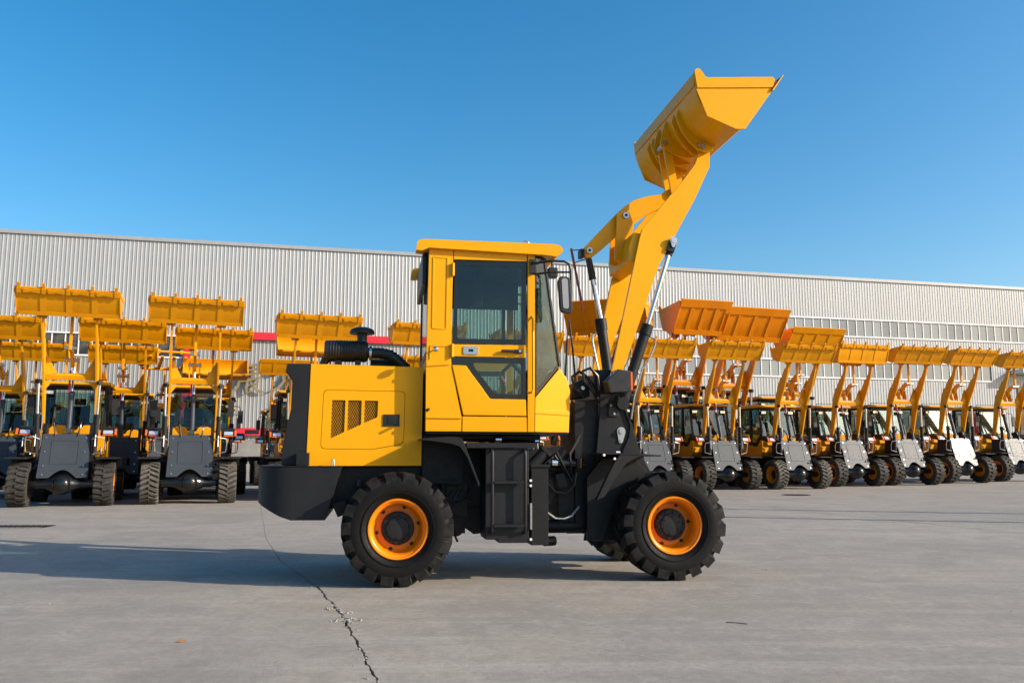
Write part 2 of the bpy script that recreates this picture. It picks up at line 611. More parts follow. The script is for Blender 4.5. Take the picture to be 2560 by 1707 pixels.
# trench drain at the left edge
drain = empty('trench_drain', (-8.9, 15.0, 0), R(2), 'dark slotted metal trench drain set in the concrete at the left edge', 'drain')
part('drain_channel', MB().box(-2.2, .85, -.24, .24, .001, .004), 'charcoal_deep', drain)
part('drain_frame', MB().box(-2.2, .85, -.27, -.23, .002, .014).box(-2.2, .85, .23, .27, .002, .014), 'steel', drain)
slat = MB().box(-.022, .022, -.225, .225, .004, .016).mesh('slat')
for i in range(31):
    link('slat', slat, 'charcoal', drain, loc=(-2.15 + i * .0975, 0, 0))

# ------------------------------------------------------------------ factory building
PHI = R(14)
B0 = Vector((-21.0, 70.35, 0))
bld = empty('factory_building', B0, PHI, 'long pale ribbed-metal factory hall with window bands behind the parked loaders', 'building')
S0, S1 = -48.36, 109.12
HGT = 18.68
PITCH = .31
NR = 4

def sheet_mesh(h):
    mb = MB()
    prof = [(0, 0)]
    for i in range(NR):
        x = i * PITCH
        prof += [(x + .185, 0), (x + .205, -.027), (x + .230, -.027), (x + .30, 0)]
    prof.append((NR * PITCH, 0))
    n = len(prof)
    mb.add([(x, y, 0) for x, y in prof] + [(x, y, h) for x, y in prof], [(i, i + 1, n + i + 1, n + i) for i in range(n - 1)])
    me = mb.mesh('sheet', 0, 0)
    return me

SW = NR * PITCH
WIN0, WINL1 = 33.75, 73.2
tiers = {}
def sheet(s, z0, z1, mat):
    key = (round(z1 - z0, 2), mat)
    if key not in tiers:
        tiers[key] = sheet_mesh(z1 - z0)
    link('cladding_sheet', tiers[key], mat, bld, loc=(s, 0, z0))
PL = 2.47
n_sh = int((S1 - S0) / SW)
for i in range(n_sh):
    s = S0 + i * SW
    mid = s + SW / 2
    if mid > WIN0:
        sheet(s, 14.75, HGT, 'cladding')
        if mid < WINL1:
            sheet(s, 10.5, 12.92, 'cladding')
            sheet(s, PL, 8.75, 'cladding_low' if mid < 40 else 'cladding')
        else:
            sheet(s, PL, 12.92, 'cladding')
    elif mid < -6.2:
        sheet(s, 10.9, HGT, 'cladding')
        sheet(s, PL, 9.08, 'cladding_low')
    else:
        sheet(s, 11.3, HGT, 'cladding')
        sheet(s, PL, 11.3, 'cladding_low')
# backing wall, plinth, coping, sills
part('wall', MB().box(S0, S1, .09, 24, 0, HGT - .1), 'cladding_low', bld, smooth=0)
part('plinth', MB().box(S0, S1, -.07, .085, 0, PL), 'plinth_concrete', bld, smooth=0)
part('roof_coping', MB().box(S0, S1, -.14, .3, HGT + .002, HGT + .30), 'cladding', bld, smooth=0)
part('sill', MB().box(WIN0, S1, -.10, .06, 12.90, 13.02), 'white_frame', bld, smooth=0)
part('lintel', MB().box(WIN0, S1, -.10, .06, 14.66, 14.78), 'white_frame', bld, smooth=0)
part('sill', MB().box(WIN0, WINL1, -.10, .06, 8.72, 8.84), 'white_frame', bld, smooth=0)
part('lintel', MB().box(WIN0, WINL1, -.10, .06, 10.42, 10.54), 'white_frame', bld, smooth=0)
part('sill', MB().box(S0, -6.1, -.10, .06, 9.04, 9.17), 'white_frame', bld, smooth=0)
part('lintel', MB().box(S0, -6.1, -.10, .06, 10.82, 10.94), 'white_frame', bld, smooth=0)

def window_row(s0, s1, z0, z1, step, mat):
    me = MB().box(.03, step - .03, .02, .05, 0, z1 - z0).mesh('pane_' + mat, 0, 0)
    fr = MB().box(-.045, .045, -.03, .055, 0, z1 - z0).mesh('mullion', 0, 0)
    n = int(round((s1 - s0) / step))
    for i in range(n):
        w = link('window', me, mat, bld, loc=(s0 + i * step, 0, z0))
        link('mullion', fr, 'white_frame', w)
window_row(WIN0, S1, 13.02, 14.66, .98, 'window_glass')
window_row(WIN0, WINL1, 8.84, 10.42, .98, 'window_glass')
window_row(-6.1 - .98 * 22, -6.1, 9.17, 10.82, .98, 'window_dark')
# red portal frame round the sign
part('red_bar', MB().box(-6.0, 18.6, -.30, -.06, 10.75, 11.37), 'sign_red', bld, smooth=0)
part('red_bar', MB().box(-6.0, 18.6, -.30, -.06, 2.82, 3.43), 'sign_red', bld, smooth=0)
part('red_post', MB().box(-6.0, -5.4, -.31, -.06, 3.435, 10.745), 'sign_red', bld, smooth=0)
part('red_post', MB().box(18.0, 18.6, -.31, -.06, 3.435, 10.745), 'sign_red', bld, smooth=0)
part('name_plate', MB().box(-.95, .12, -.325, -.302, 2.95, 3.28), 'charcoal', bld, smooth=0)
# entrance canopy at the right, with door below
part('canopy', MB().prism([(75.5, 9.62), (79.2, 9.62), (79.2, 10.05), (75.5, 10.05)], -1.7, -.07), 'canopy_white', bld, bev=.03)
part('door', MB().box(76.2, 78.6, -.10, -.062, 2.5, 8.4), 'window_dark', bld, smooth=0)

# gilt calligraphic characters
def strokes(name, label, s, z, w, h, lines):
    mb = MB()
    for pts in lines:
        n = len(pts)
        P = [Vector((a * w, b * h)) for a, b, _ in pts]
        L, Q = [], []
        for i, p in enumerate(P):
            d = (P[min(i + 1, n - 1)] - P[max(i - 1, 0)]).normalized()
            q = Vector((-d.y, d.x)) * pts[i][2] * w * .5
            L.append((p + q)[:])
            Q.append((p - q)[:])
        mb.prism(L + Q[::-1], -.40, -.26)
    o = part(name, mb, 'gold', None, bev=.012)
    o.location = B0 + Matrix.Rotation(PHI, 3, 'Z') @ Vector((s, 0, z))
    o.rotation_euler = (0, 0, PHI)
    return tag(o, label, 'sign character', 'gilt sign characters on the factory wall')
strokes('sign_character', 'whole gilt calligraphic character with crossing strokes on the grey ribbed wall', -2.0, 6.2, 2.35, 2.5, [
    [(.22, .90, .05), (.45, .93, .09), (.78, .99, .07)], [(.78, .98, .06), (.76, .88, .08), (.70, .80, .04)],
    [(.26, .76, .05), (.5, .79, .08), (.80, .84, .05)], [(.25, .92, .07), (.24, .62, .09), (.14, .28, .09), (-.02, .0, .03)],
    [(.27, .60, .05), (.55, .66, .08), (.84, .72, .05)], [(.46, .80, .04), (.42, .66, .09), (.36, .48, .05)],
    [(.66, .78, .04), (.62, .64, .08), (.58, .52, .05)], [(.18, .40, .05), (.5, .47, .09), (.92, .56, .06)],
    [(.46, .44, .06), (.42, .22, .09), (.44, .03, .08), (.60, .12, .03)], [(.84, .44, .05), (.74, .34, .08), (.62, .28, .04)],
    [(.54, .42, .05), (.70, .20, .09), (.86, .10, .10), (1.04, .08, .03)]])
strokes('sign_character', 'gilt calligraphic character half hidden behind a raised yellow arm', .78, 6.3, 2.3, 2.4, [
    [(.0, .76, .06), (.12, .70, .15), (.5, .82, .12), (.95, .95, .07)], [(.66, .84, .06), (.6, .55, .1), (.36, .22, .08), (.0, .06, .03)],
    [(.45, .52, .06), (.95, .58, .09)], [(.74, .56, .07), (.72, .1, .08), (.62, .16, .03)]])
strokes('sign_character', 'gilt character stroke end peeping out below an open bucket', -5.0, 6.2, 2.3, 2.4, [
    [(.5, .95, .06), (.48, .6, .1), (.3, .3, .1), (.05, .1, .04)], [(.5, .6, .06), (.75, .25, .12), (1.0, .06, .10), (1.03, -.02, .03)],
    [(.1, .62, .06), (.9, .70, .09)]])

# ------------------------------------------------------------------ wheels
def tyre_mesh(name, Rt, w, nl, skew, ha, depth, rim_r, seg=72):
    hw = w / 2
    Rc = Rt - depth
    mb = MB()
    prof = [(rim_r, -hw * .62), (rim_r + .012, -hw * .80), (rim_r + .05, -hw * .95), (rim_r + (Rc - rim_r) * .45, -hw * 1.02),
            (rim_r + (Rc - rim_r) * .72, -hw * 1.0), (Rc - .03, -hw * .95), (Rc - .006, -hw * .84), (Rc, -hw * .5), (Rc + .004, 0)]
    prof += [(r, -h) for r, h in prof[-2::-1]]
    mb.lathe(prof + [prof[0]], n=seg, caps=False)
    # bead ring on each side wall
    for s in (-1, 1):
        r0 = rim_r + (Rc - rim_r) * .30
        mb.lathe([(r0 - .004, s * hw * .99), (r0 - .002, s * hw * 1.025), (r0 + .006, s * hw * 1.028), (r0 + .008, s * hw * .99)], n=seg, caps=False)
    body = mb
    lug = MB()
    for side in (-1, 1):
        for i in range(nl):
            a0 = 2 * math.pi * (i + (.5 if side > 0 else 0)) / nl
            st = [(.985, Rc - .075, Rc - .11, -.02, .8), (1.0, Rc - .022, Rc - .10, .0, 1.0), (.93, Rt - .004, Rc - .06, .02, .92), (.55, Rt, Rc - .02, skew * .45, .85), (-.03, Rt + .001, Rc - .02, skew, .70)]
            vs, fs = [], []
            for fy, rt, rb, da, k in st:
                y = side * hw * fy
                h = ha * k
                for r, hh in ((rt, h * .84), (rb, h * 1.12)):
                    for sgn in (-1, 1):
                        a = a0 + da + sgn * hh
                        vs.append((r * math.cos(a), y, r * math.sin(a)))
            for k in range(len(st) - 1):
                b, c = 4 * k, 4 * k + 4
                fs += [(b, b + 1, c + 1, c), (b + 1, b + 3, c + 3, c + 1), (b + 2, b, c, c + 2)]
            fs += [(0, 2, 3, 1), (len(vs) - 4, len(vs) - 3, len(vs) - 1, len(vs) - 2)]
            lug.add(vs, fs)
    me = body.mesh(name, 0, 40)
    ml = lug.mesh(name + '_lug', 0, 30)
    return me, ml

def rim_mesh(name, r, hw, out):
    # dish opening towards -y; out = how far the lip stands at -y
    y0 = -hw * .86
    mb = MB()
    mb.lathe([(r + .012, y0 + .05), (r + .010, y0 + .004), (r + .002, y0 - .006), (r - .010, y0 - .004), (r - .016, y0 + .012), (r - .024, y0 + .016), (r - .036, y0 + .03),
              (r - .044, y0 + .07), (r - .050, y0 + .155), (r * .74, y0 + .180), (r * .45, y0 + .182), (.02, y0 + .182)], n=56, caps=False)
    mb.lathe([(r + .012, y0 + .05), (r + .004, y0 + .3), (.06, y0 + .31)], n=40, caps=False)
    return mb.mesh(name, 0, 32)

def hub_mesh(name, r, hw):
    y0 = -hw * .86 + .045
    mb = MB()
    h = r * .56
    mb.lathe([(h * 1.02, y0 + .137), (h * 1.02, y0 + .085), (h * .97, y0 + .072), (h * .72, y0 + .066), (h * .68, y0 + .052), (h * .45, y0 + .046), (.0, y0 + .044)], n=40, caps=False)
    for i in range(10):
        a = 2 * math.pi * i / 10 + .2
        x, z = h * .86 * math.cos(a), h * .86 * math.sin(a)
        mb.cyl((x, y0 + .075, z), (x, y0 + .052, z), .0105, 6)
    for i in range(6):
        a = 2 * math.pi * i / 6 + .5
        x, z = h * .56 * math.cos(a), h * .56 * math.sin(a)
        mb.cyl((x, y0 + .062, z), (x, y0 + .040, z), .009, 6)
    return mb.mesh(name, 0, 35)

def nut_mesh(name, r, hw):
    y0 = -hw * .86 + .045
    mb = MB()
    for i in range(6):
        a = 2 * math.pi * i / 6 + .25
        x, z = r * .74 * math.cos(a), r * .74 * math.sin(a)
        mb.cyl((x, y0 + .134, z), (x, y0 + .124, z), .017, 12)
        mb.cyl((x, y0 + .124, z), (x, y0 + .108, z), .011, 6)
    return mb.mesh(name, 0, 35)

# ------------------------------------------------------------------ the main loader
ML = empty('wheel_loader', (-1.235, 9.174, 0), R(9.02), 'yellow and charcoal wheel loader alone in the foreground, seen from the side, bucket raised', 'wheel loader')
TW, RT, WB, TRK = .42, .5375, 2.745, .79
T0, T0l = tyre_mesh('tyre_main', RT, TW, 18, .17, .136, .038, .272)
Rm, Hm, Nm = rim_mesh('rim_main', .278, TW / 2, 0), hub_mesh('hub_main', .278, TW / 2), nut_mesh('nuts_main', .278, TW / 2)
for x in (0, WB):
    for s in (-1, 1):
        w = link('tyre', T0, 'rubber', ML, loc=(x, s * TRK, RT), rot=(0, 0, 0 if s < 0 else math.pi))
        w.rotation_euler = (0, R(7 if x else 2), 0) if s < 0 else (0, R(3), math.pi)
        link('tread', T0l, 'rubber_lug', w)
        link('rim', Rm, 'orange_rim', w)
        link('hub', Hm, 'charcoal', w)
        link('wheel_nuts', Nm, 'charcoal', w)
    part('axle', MB().cyl((x, -.62, RT), (x, .62, RT), .085, 16).lathe([(.10, -.16), (.19, -.10), (.21, 0), (.19, .10), (.10, .16)], (x, 0, RT), 24), 'charcoal_deep', ML)

# --- engine hood
HY = .58
hood_poly = [(-.900, 1.130), (.232, 1.130), (.237, 2.125), (-.882, 2.142)]
panel = rounded([(-.763, 1.300), (-.258, 1.294), (.049, 1.352), (.058, 1.873), (-.748, 1.880)], .05, 5)
def grow(poly, d):
    cx = sum(p[0] for p in poly) / len(poly); cz = sum(p[1] for p in poly) / len(poly)
    return [(p[0] + d * (1 if p[0] > cx else -1) * min(1, abs(p[0] - cx) / .25), p[1] + d * (1 if p[1] > cz else -1) * min(1, abs(p[1] - cz) / .2)) for p in poly]
grilles = [[(-.671, 1.400), (-.539, 1.464), (-.534, 1.781), (-.666, 1.781)], [(-.510, 1.475), (-.375, 1.539), (-.373, 1.780), (-.507, 1.781)], [(-.346, 1.554), (-.214, 1.613), (-.210, 1.778), (-.343, 1.779)]]
for s in (-1, 1):
    part('hood_side', MB().plate(hood_poly, [grow(panel, .0045)], s * (HY - .012), s * HY), 'yellow', ML, smooth=20)
    ap = part('access_panel', MB().plate(panel, [rounded(g, .012, 3) for g in grilles], s * (HY - .010), s * (HY + .0015)), 'yellow', ML, smooth=20)
    for gq in grilles:
        g = MB()
        cx, cz = sum(p[0] for p in gq) / 4, sum(p[1] for p in gq) / 4
        def clip(p, d):
            t0, t1 = -2.0, 2.0
            for i in range(4):
                a, b = Vector(gq[i]), Vector(gq[(i + 1) % 4])
                e = b - a
                nn = Vector((-e.y, e.x))
                den = nn.dot(d)
                num = nn.dot(p - a)
                if abs(den) < 1e-9:
                    if num < 0: return None
                    continue
                t = -num / den
                if den > 0: t0 = max(t0, t)
                else: t1 = min(t1, t)
            return (t0, t1) if t1 > t0 + .004 else None
        for sg in (-1, 1):
            d = Vector((sg * .5, .866))
            nrm = Vector((.866, -sg * .5))
            k = -20
            while k < 20:
                p = Vector((cx, cz)) + nrm * (k * .0205)
                c = clip(p, d)
                if c:
                    a, b = p + d * c[0], p + d * c[1]
                    g.bar((a.x, s * (HY - .013 - sg * .001), a.y), (b.x, s * (HY - .013 - sg * .001), b.y), .0025, .0026, up=(0, 1, 0))
                k += 1
        part('grille_mesh', g, 'yellow', ap, smooth=0)
    lt = part('latch', MB().box(-.157, .009, s * (HY + .002), s * (HY + .012), 1.522, 1.642), 'black_plastic', ap, bev=.006)
    part('latch_handle', MB().box(-.115, -.035, s * (HY + .0125), s * (HY + .016), 1.545, 1.622), 'black_gloss', ap, bev=.003)
part('hood_top', MB().box(-.882, .236, -HY + .0125, HY - .0125, 2.105, 2.124), 'yellow', ML, bev=.004)
for s_ in (-1, 1):
    part('grille_shade_sheet', MB().box(-.70, -.18, s_ * (HY - .05), s_ * (HY - .045), 1.36, 1.82), 'charcoal_deep', ML)  # added dark sheet, stands in for the shade inside the hood
part('engine_block', MB().box(-.72, .12, -.30, .30, 1.15, 1.85).box(-.55, -.1, -.36, -.3, 1.3, 1.7).cyl((-.6, -.38, 1.5), (-.3, -.38, 1.55), .06).box(-.86, -.80, -.5, .5, 1.15, 2.05), 'red_dark', ML, bev=.01)
part('hood_front', MB().box(.212, .231, -HY + .013, HY - .013, 1.132, 2.10), 'charcoal', ML)
rear = [(-.884, 2.145), (-1.117, 2.143), (-1.124, 2.055), (-1.062, 1.97), (-1.066, 1.69), (-1.139, 1.29), (-1.139, 1.136), (-.902, 1.134)]
part('rear_cover', MB().prism(rear, -HY + .006, HY - .006), 'charcoal', ML, bev=.012)
for s in (-1, 1):
    part('bracket_box', MB().box(-.992, -.868, s * (HY + .004), s * (HY + .075), 1.133, 1.258), 'charcoal', ML, bev=.006)
    part('lifting_hook', MB().tube([(-.650, s * .64, 1.125), (-.650, s * .64, 1.175), (-.644, s * .64, 1.190), (-.634, s * .64, 1.190), (-.628, s * .64, 1.175), (-.628, s * .64, 1.125)], .008), 'steel', ML)

# --- air cleaner on top of the hood
prof = [(0.0, -.775), (.10, -.775), (.112, -.765)]
x = -.72
for i in range(13):
    prof += [(.112, x), (.117, x + .004), (.117, x + .010), (.112, x + .014)]
    x += .0285
prof += [(.112, -.345), (.09, -.325), (.0, -.322)]
ac = part('air_cleaner', MB().lathe(prof, (0, -.22, 2.318), 32, 'x').box(-.66, -.60, -.30, -.14, 2.12, 2.215).box(-.46, -.40, -.30, -.14, 2.12, 2.215), 'black_plastic', ML)
part('intake_cap', MB().lathe([(.052, 2.31), (.052, 2.50), (.06, 2.51), (.128, 2.505), (.132, 2.525), (.115, 2.553), (.07, 2.572), (.0, 2.578)], (-.392, -.22, 0), 36, 'z'), 'black_plastic', ac)
part('dust_valve', MB().cyl((-.76, -.22, 2.23), (-.80, -.22, 2.16), .05, 14, .03).cyl((-.80, -.22, 2.16), (-.83, -.22, 2.14), .03, 12, .045), 'black_plastic', ac)
hp = [(-.34, -.22, 2.305), (-.20, -.22, 2.305), (-.10, -.22, 2.285), (-.02, -.22, 2.23), (.06, -.21, 2.16), (.12, -.2, 2.06)]
hm = MB().tube(hp, .058, 16)
for i in range(9):
    t = i / 8 * 3.2 + 1.2
    k = min(int(t), 4)
    a_, b_ = Vector(hp[k]), Vector(hp[k + 1])
    c_ = a_.lerp(b_, t - k)
    d_ = (b_ - a_).normalized()
    hm.cyl(c_ - d_ * .008, c_ + d_ * .008, .064, 16)
part('intake_hose', hm, 'black_plastic', ac)
part('intake_hose', MB().tube([(-.30, -.05, 2.20), (-.15, -.05, 2.20), (.0, -.05, 2.19), (.10, -.05, 2.13), (.14, -.05, 2.05)], .055, 14), 'black_plastic', ac)
part('hose_clamp', MB().lathe([(.071, -.015), (.075, -.012), (.075, .012), (.071, .015), (.071, -.015)], (-.30, -.22, 2.301), 28, 'x', False), 'chrome', ac)

# --- counterweight
def cw_bottom(x):
    return .611 if x > -1.06 else .611 + (-1.06 - x) * .54
plan = [(-.549, .72), (-.80, .72), (-1.02, .72), (-1.13, .705), (-1.23, .66), (-1.31, .58), (-1.36, .46), (-1.39, .25)]
plan = [(x, -y) for x, y in plan] + [(x, y) for x, y in plan[::-1]]
n = len(plan)
top = [(x, y, 1.122) for x, y in plan]
bot = [(-.695 if x == -.549 else x, y, cw_bottom(x)) for x, y in plan]
part('counterweight', MB().add(top + bot, [tuple(range(n)), tuple(range(2 * n - 1, n - 1, -1))] + [(i, (i + 1) % n, n + (i + 1) % n, n + i) for i in range(n)]), 'charcoal', ML, bev=.006, smooth=30)
part('counterweight_deck', MB().prism([(x * 1.004, y * 1.008) for x, y in plan], 1.124, 1.131, 'xy'), 'charcoal', ML)

# --- rear chassis
for s in (-1, 1):
    part('frame_rail', MB().prism([(-.60, 1.118), (.72, 1.118), (.72, .60), (.45, .66), (.30, .80), (-.30, .80), (-.45, .72), (-.68, .70), (-.66, .90)], s * .40, s * .45), 'charcoal_deep', ML, bev=.006)
    part('rail_gusset', MB().prism([(-.64, .76), (-.50, .80), (-.50, .66), (-.58, .63)], s * .46, s * .60), 'charcoal_deep', ML, bev=.006)
part('chassis_cross', MB().box(-.55, .25, -.39, .39, 1.00, 1.11).box(.45, .72, -.39, .39, .66, 1.10), 'charcoal_deep', ML)
part('step_stub', MB().box(-.40, -.36, -.62, -.455, .93, 1.0), 'charcoal', ML)

# --- gearbox and linkages below the cab
gb = MB().box(.42, 1.28, -.36, .36, .72, 1.30).prism([(.55, .72), (1.2, .72), (1.15, .45), (.80, .42), (.66, .52)], -.28, .28).cyl((.65, -.4, .9), (.65, -.2, .9), .12, 16)
gb.cyl((.60, -.42, .50), (.60, -.26, .50), .09, 14).box(.54, .70, -.40, -.3, .44, .66).tube([(.58, -.42, .48), (.60, -.44, .40), (.62, -.44, .36)], .012)
part('gearbox', gb, 'charcoal_deep', ML, bev=.012)
for k in range(5):
    part('hydraulic_hose', MB().tube([(.35 + .03 * k, -.46 + .02 * k, 1.02), (.38 + .05 * k, -.49, .86 - .03 * k), (.52 + .05 * k, -.47, .78), (.60 + .04 * k, -.44, .9)], .013), 'black_plastic', ML)
part('brake_canister', MB().cyl((.44, -.50, .97), (.62, -.50, .97), .045, 16).cyl((.46, -.50, .90), (.46, -.50, 1.04), .03), 'charcoal', ML)
part('canister_fitting', MB().cyl((.40, -.50, .97), (.44, -.50, .97), .022, 12).cyl((.62, -.50, .97), (.66, -.50, .99), .018, 12), 'chrome', ML)

# --- rear mudguards, tank, steps
def sweep(poly, t):
    """thin bent sheet from an open polyline, thickness t"""
    L, Q = [], []
    P = [Vector(p) for p in poly]
    for i, p in enumerate(P):
        d = (P[min(i + 1, len(P) - 1)] - P[max(0, i - 1)]).normalized()
        q = Vector((-d.y, d.x)) * t * .5
        L.append((p + q)[:]); Q.append((p - q)[:])
    return L + Q[::-1]
for s in (-1, 1):
    fl = [(.19, 1.385), (.40, 1.40), (.545, 1.402), (.590, 1.390), (.615, 1.350), (.69, 1.15), (.770, .950)]
    part('mudguard', MB().prism(sweep(fl, .012), s * .56, s * .975), 'charcoal', ML, smooth=30)
    part('mudguard_lip', MB().prism([(.19, 1.391), (.40, 1.407), (.545, 1.409), (.596, 1.397), (.624, 1.354), (.778, .955), (.764, .935), (.748, .985), (.655, 1.215), (.585, 1.315), (.50, 1.345), (.30, 1.372), (.19, 1.378)], s * .976, s * .990), 'charcoal', ML, bev=.004)
    part('tank', MB().prism([(.849, 1.30), (.849, .417), (.964, .415), (.983, .383), (1.285, .380), (1.285, 1.30)], s * .46, s * .86), 'charcoal', ML, bev=.015)
    part('deck_step', MB().box(.657, 1.354, s * .45, s * .885, 1.304, 1.354), 'charcoal', ML, bev=.005)
    ld = MB()
    for xx in (.908, 1.236):
        ld.tube([(xx, s * .865, 1.285), (xx, s * .915, 1.265), (xx, s * .925, 1.22), (xx, s * .925, .55), (xx, s * .915, .51), (xx, s * .865, .48)], .0165, 10)
    lad = part('ladder', ld, 'charcoal', ML)
    for zz in (.972, .555):
        rg = MB().box(.922, 1.222, s * .885, s * .945, zz - .012, zz + .010)
        for k in range(9):
            rg.box(.935 + k * .032, .951 + k * .032, s * .886, s * .944, zz + .0105, zz + .016)
        part('rung', rg, 'charcoal', lad)
    part('battery_box', MB().box(1.315, 1.488, s * .55, s * .82, .352, 1.108).box(1.306, 1.505, s * .54, s * .832, 1.112, 1.142), 'charcoal_deep', ML, bev=.006)
    bt = MB()
    for zz in (.985, .935, .415):
        bt.cyl((1.301, s * .84, zz), (1.301, s * .872, zz), .0135, 8)
    part('bolt', bt, 'decal_white', ML)
    part('level_gauge', MB().box(1.291, 1.312, s * .862, s * .878, .51, .765), 'steel', ML, bev=.004)
part('filler_neck', MB().cyl((1.29, -.74, 1.09), (1.465, -.74, 1.262), .058, 18).obox((1.475, -.74, 1.275), ((.713, 0, .70), (0, 1, 0), (-.70, 0, .713)), (.035, .12, .13)), 'charcoal', ML, bev=.005)
part('bulkhead', MB().box(.245, .66, -.54, .54, .95, 1.44), 'charcoal_deep', ML)
part('engine_mess', MB().cyl((.3, -.45, 1.30), (1.35, -.45, 1.36), .03).cyl((.5, -.3, 1.42), (1.5, -.3, 1.40), .04).box(.40, 1.45, -.5, .5, 1.40, 1.44).cyl((1.44, -.62, 1.1), (1.44, -.62, 1.44), .008), 'charcoal_deep', ML)
part('pipe_fitting', MB().cyl((.98, -.62, 1.39), (1.04, -.62, 1.39), .035, 16), 'chrome', ML)
part('pipe_fitting', MB().cyl((1.38, -.68, 1.375), (1.42, -.68, 1.375), .02, 10), 'chrome', ML)

# --- articulation joint
part('hinge_frame', MB().box(1.28, 2.0, -.30, .30, 1.03, 1.20).box(1.28, 2.0, -.30, .30, .42, .52).cyl((1.78, 0, .42), (1.78, 0, 1.24), .07).box(1.28, 1.50, -.36, .36, .42, 1.30).cyl((1.50, -.30, .50), (1.98, -.30, .50), .062, 18).cyl((1.50, -.52, .36), (1.62, -.48, .36), .05, 14), 'charcoal_deep', ML, bev=.006)
part('steering_cylinder', MB().cyl((1.56, -.42, 1.16), (1.96, -.38, 1.14), .045, 16).cyl((1.90, -.4, 1.10), (1.90, -.4, 1.2), .05), 'black_gloss', ML)
part('cylinder_gland', MB().cyl((1.60, -.425, 1.158), (1.66, -.42, 1.156), .049, 16), 'chrome', ML)
hb, hb2 = MB(), MB()
hb.tube([(1.44, -.58, .74), (1.52, -.56, .66), (1.62, -.52, .59), (1.72, -.50, .585), (1.80, -.48, .61), (1.90, -.42, .70)], .013)
hb2.tube([(1.50, -.48, 1.0), (1.62, -.5, .86), (1.74, -.48, .84), (1.84, -.46, .92), (1.86, -.45, 1.05)], .012)
part('hydraulic_hose', hb, 'steel', ML)
part('hydraulic_hose', hb2, 'black_plastic', ML)

for k in range(6):
    yy = -.20 - .05 * k
    part('hydraulic_hose', MB().tube([(1.42 + .02 * k, yy, 1.30 - .03 * k), (1.55 + .02 * k, yy - .03, 1.22 + .02 * (k % 3)), (1.66 + .03 * k, yy, 1.02 - .05 * (k % 2)), (1.80, yy + .02, 1.10 + .03 * k), (1.92, yy + .04, 1.25 + .04 * k)], .016, 8), 'black_plastic', ML)
part('joint_bracket', MB().prism([(1.50, 1.30), (1.74, 1.34), (1.80, 1.22), (1.72, 1.06), (1.56, 1.08), (1.50, 1.18)], -.36, -.33), 'charcoal', ML, bev=.006)
part('joint_bracket', MB().prism([(1.52, .98), (1.60, .98), (1.64, .84), (1.58, .72), (1.52, .76)], -.46, -.43), 'charcoal', ML, bev=.006)
part('joint_bracket', MB().obox((1.70, -.44, .97), ((.25, 0, -.97), (0, 1, 0), (.97, 0, .25)), (.15, .05, .10)), 'charcoal', ML, bev=.01)

# --- front frame
ff = [(2.140, 1.880), (2.375, 1.885), (2.40, 1.80), (2.577, 1.253), (2.690, 1.05), (2.60, .62), (2.30, .35), (1.945, .35), (2.02, .80), (2.070, 1.07), (2.132, 1.67)]
for s in (-1, 1):
    part('frame_plate', MB().prism(ff, s * .39, s * .43), 'charcoal', ML, bev=.006)
    part('frame_rib', MB().prism(sweep([(2.385, 1.80), (2.47, 1.55), (2.455, 1.42), (2.38, 1.27)], .02), s * .43, s * .455), 'charcoal', ML)
    part('pin_plate', MB().prism(arc(2.362, 1.485, .047, -15, 195, 12) + arc(2.355, 1.385, .024, 200, 340, 6), s * .432, s * .445).cyl((2.362, s * .44, 1.485), (2.362, s * .47, 1.485), .028, 14).cyl((2.355, s * .44, 1.388), (2.355, s * .456, 1.388), .012, 8), 'steel', ML)
    part('switch_plate', MB().box(2.225, 2.335, s * .432, s * .45, 1.645, 1.79), 'black_plastic', ML, bev=.004)
    bt = MB()
    for px, pz in ((2.25, 1.765), (2.305, 1.768), (2.285, 1.672)):
        bt.cyl((px, s * .45, pz), (px, s * .465, pz), .013, 8)
    part('bolt', bt, 'steel', ML)
    # front mudguard
    part('front_mudguard', MB().prism(sweep([(2.005, 1.250), (2.19, 1.250), (2.40, 1.240), (2.615, 1.228)], .014), s * .432, s * .98), 'charcoal', ML)
    part('mudguard_face', MB().prism([(2.19, 1.243), (2.45, 1.232), (2.36, 1.205), (2.25, 1.15), (2.13, 1.0), (2.03, .83), (1.94, .79), (2.02, .95), (2.13, 1.16)], s * .90, s * .975), 'charcoal', ML, bev=.008)
    part('mudguard_inner', MB().prism([(1.96, 1.0), (2.13, 1.20), (2.45, 1.225), (2.62, 1.06), (2.30, .80), (2.12, .36), (1.96, .36)], s * .455, s * .52), 'charcoal_deep', ML, bev=.006)
    bt = MB()
    for px, pz in ((2.022, 1.236), (2.13, 1.20)):
        bt.cyl((px, s * .975, pz), (px, s * .995, pz), .013, 8)
    bt.cyl((2.20, s * .8, 1.262), (2.24, s * .8, 1.262), .012, 8)
    part('bolt', bt, 'decal_white', ML)
    # lamp on top of the frame
    hl = part('headlamp', MB().prism([(2.115, 1.995), (2.235, 2.118), (2.372, 2.10), (2.378, 1.885), (2.145, 1.870)], s * .60, s * .80), 'black_plastic', ML, bev=.014)
    part('lamp_lens', MB().box(2.374, 2.392, s * .625, s * .775, 1.905, 2.085), 'lamp_lens', hl, bev=.004)
    part('indicator', MB().box(2.366, 2.388, s * .778, s * .803, 1.90, 2.09), 'lamp_amber', hl, bev=.004)
    part('lamp_bracket', MB().cyl((2.26, s * .70, 1.87), (2.27, s * .62, 1.80), .022, 10).bar((2.27, s * .62, 1.80), (2.28, s * .42, 1.76), .03, .03).prism([(2.10, 1.82), (2.28, 1.885), (2.28, 1.868), (2.10, 1.80)], s * .45, s * .72), 'charcoal', ML)
    part('axle_strut', MB().box(2.55, 2.95, s * .40, s * .46, .40, .70), 'charcoal_deep', ML)
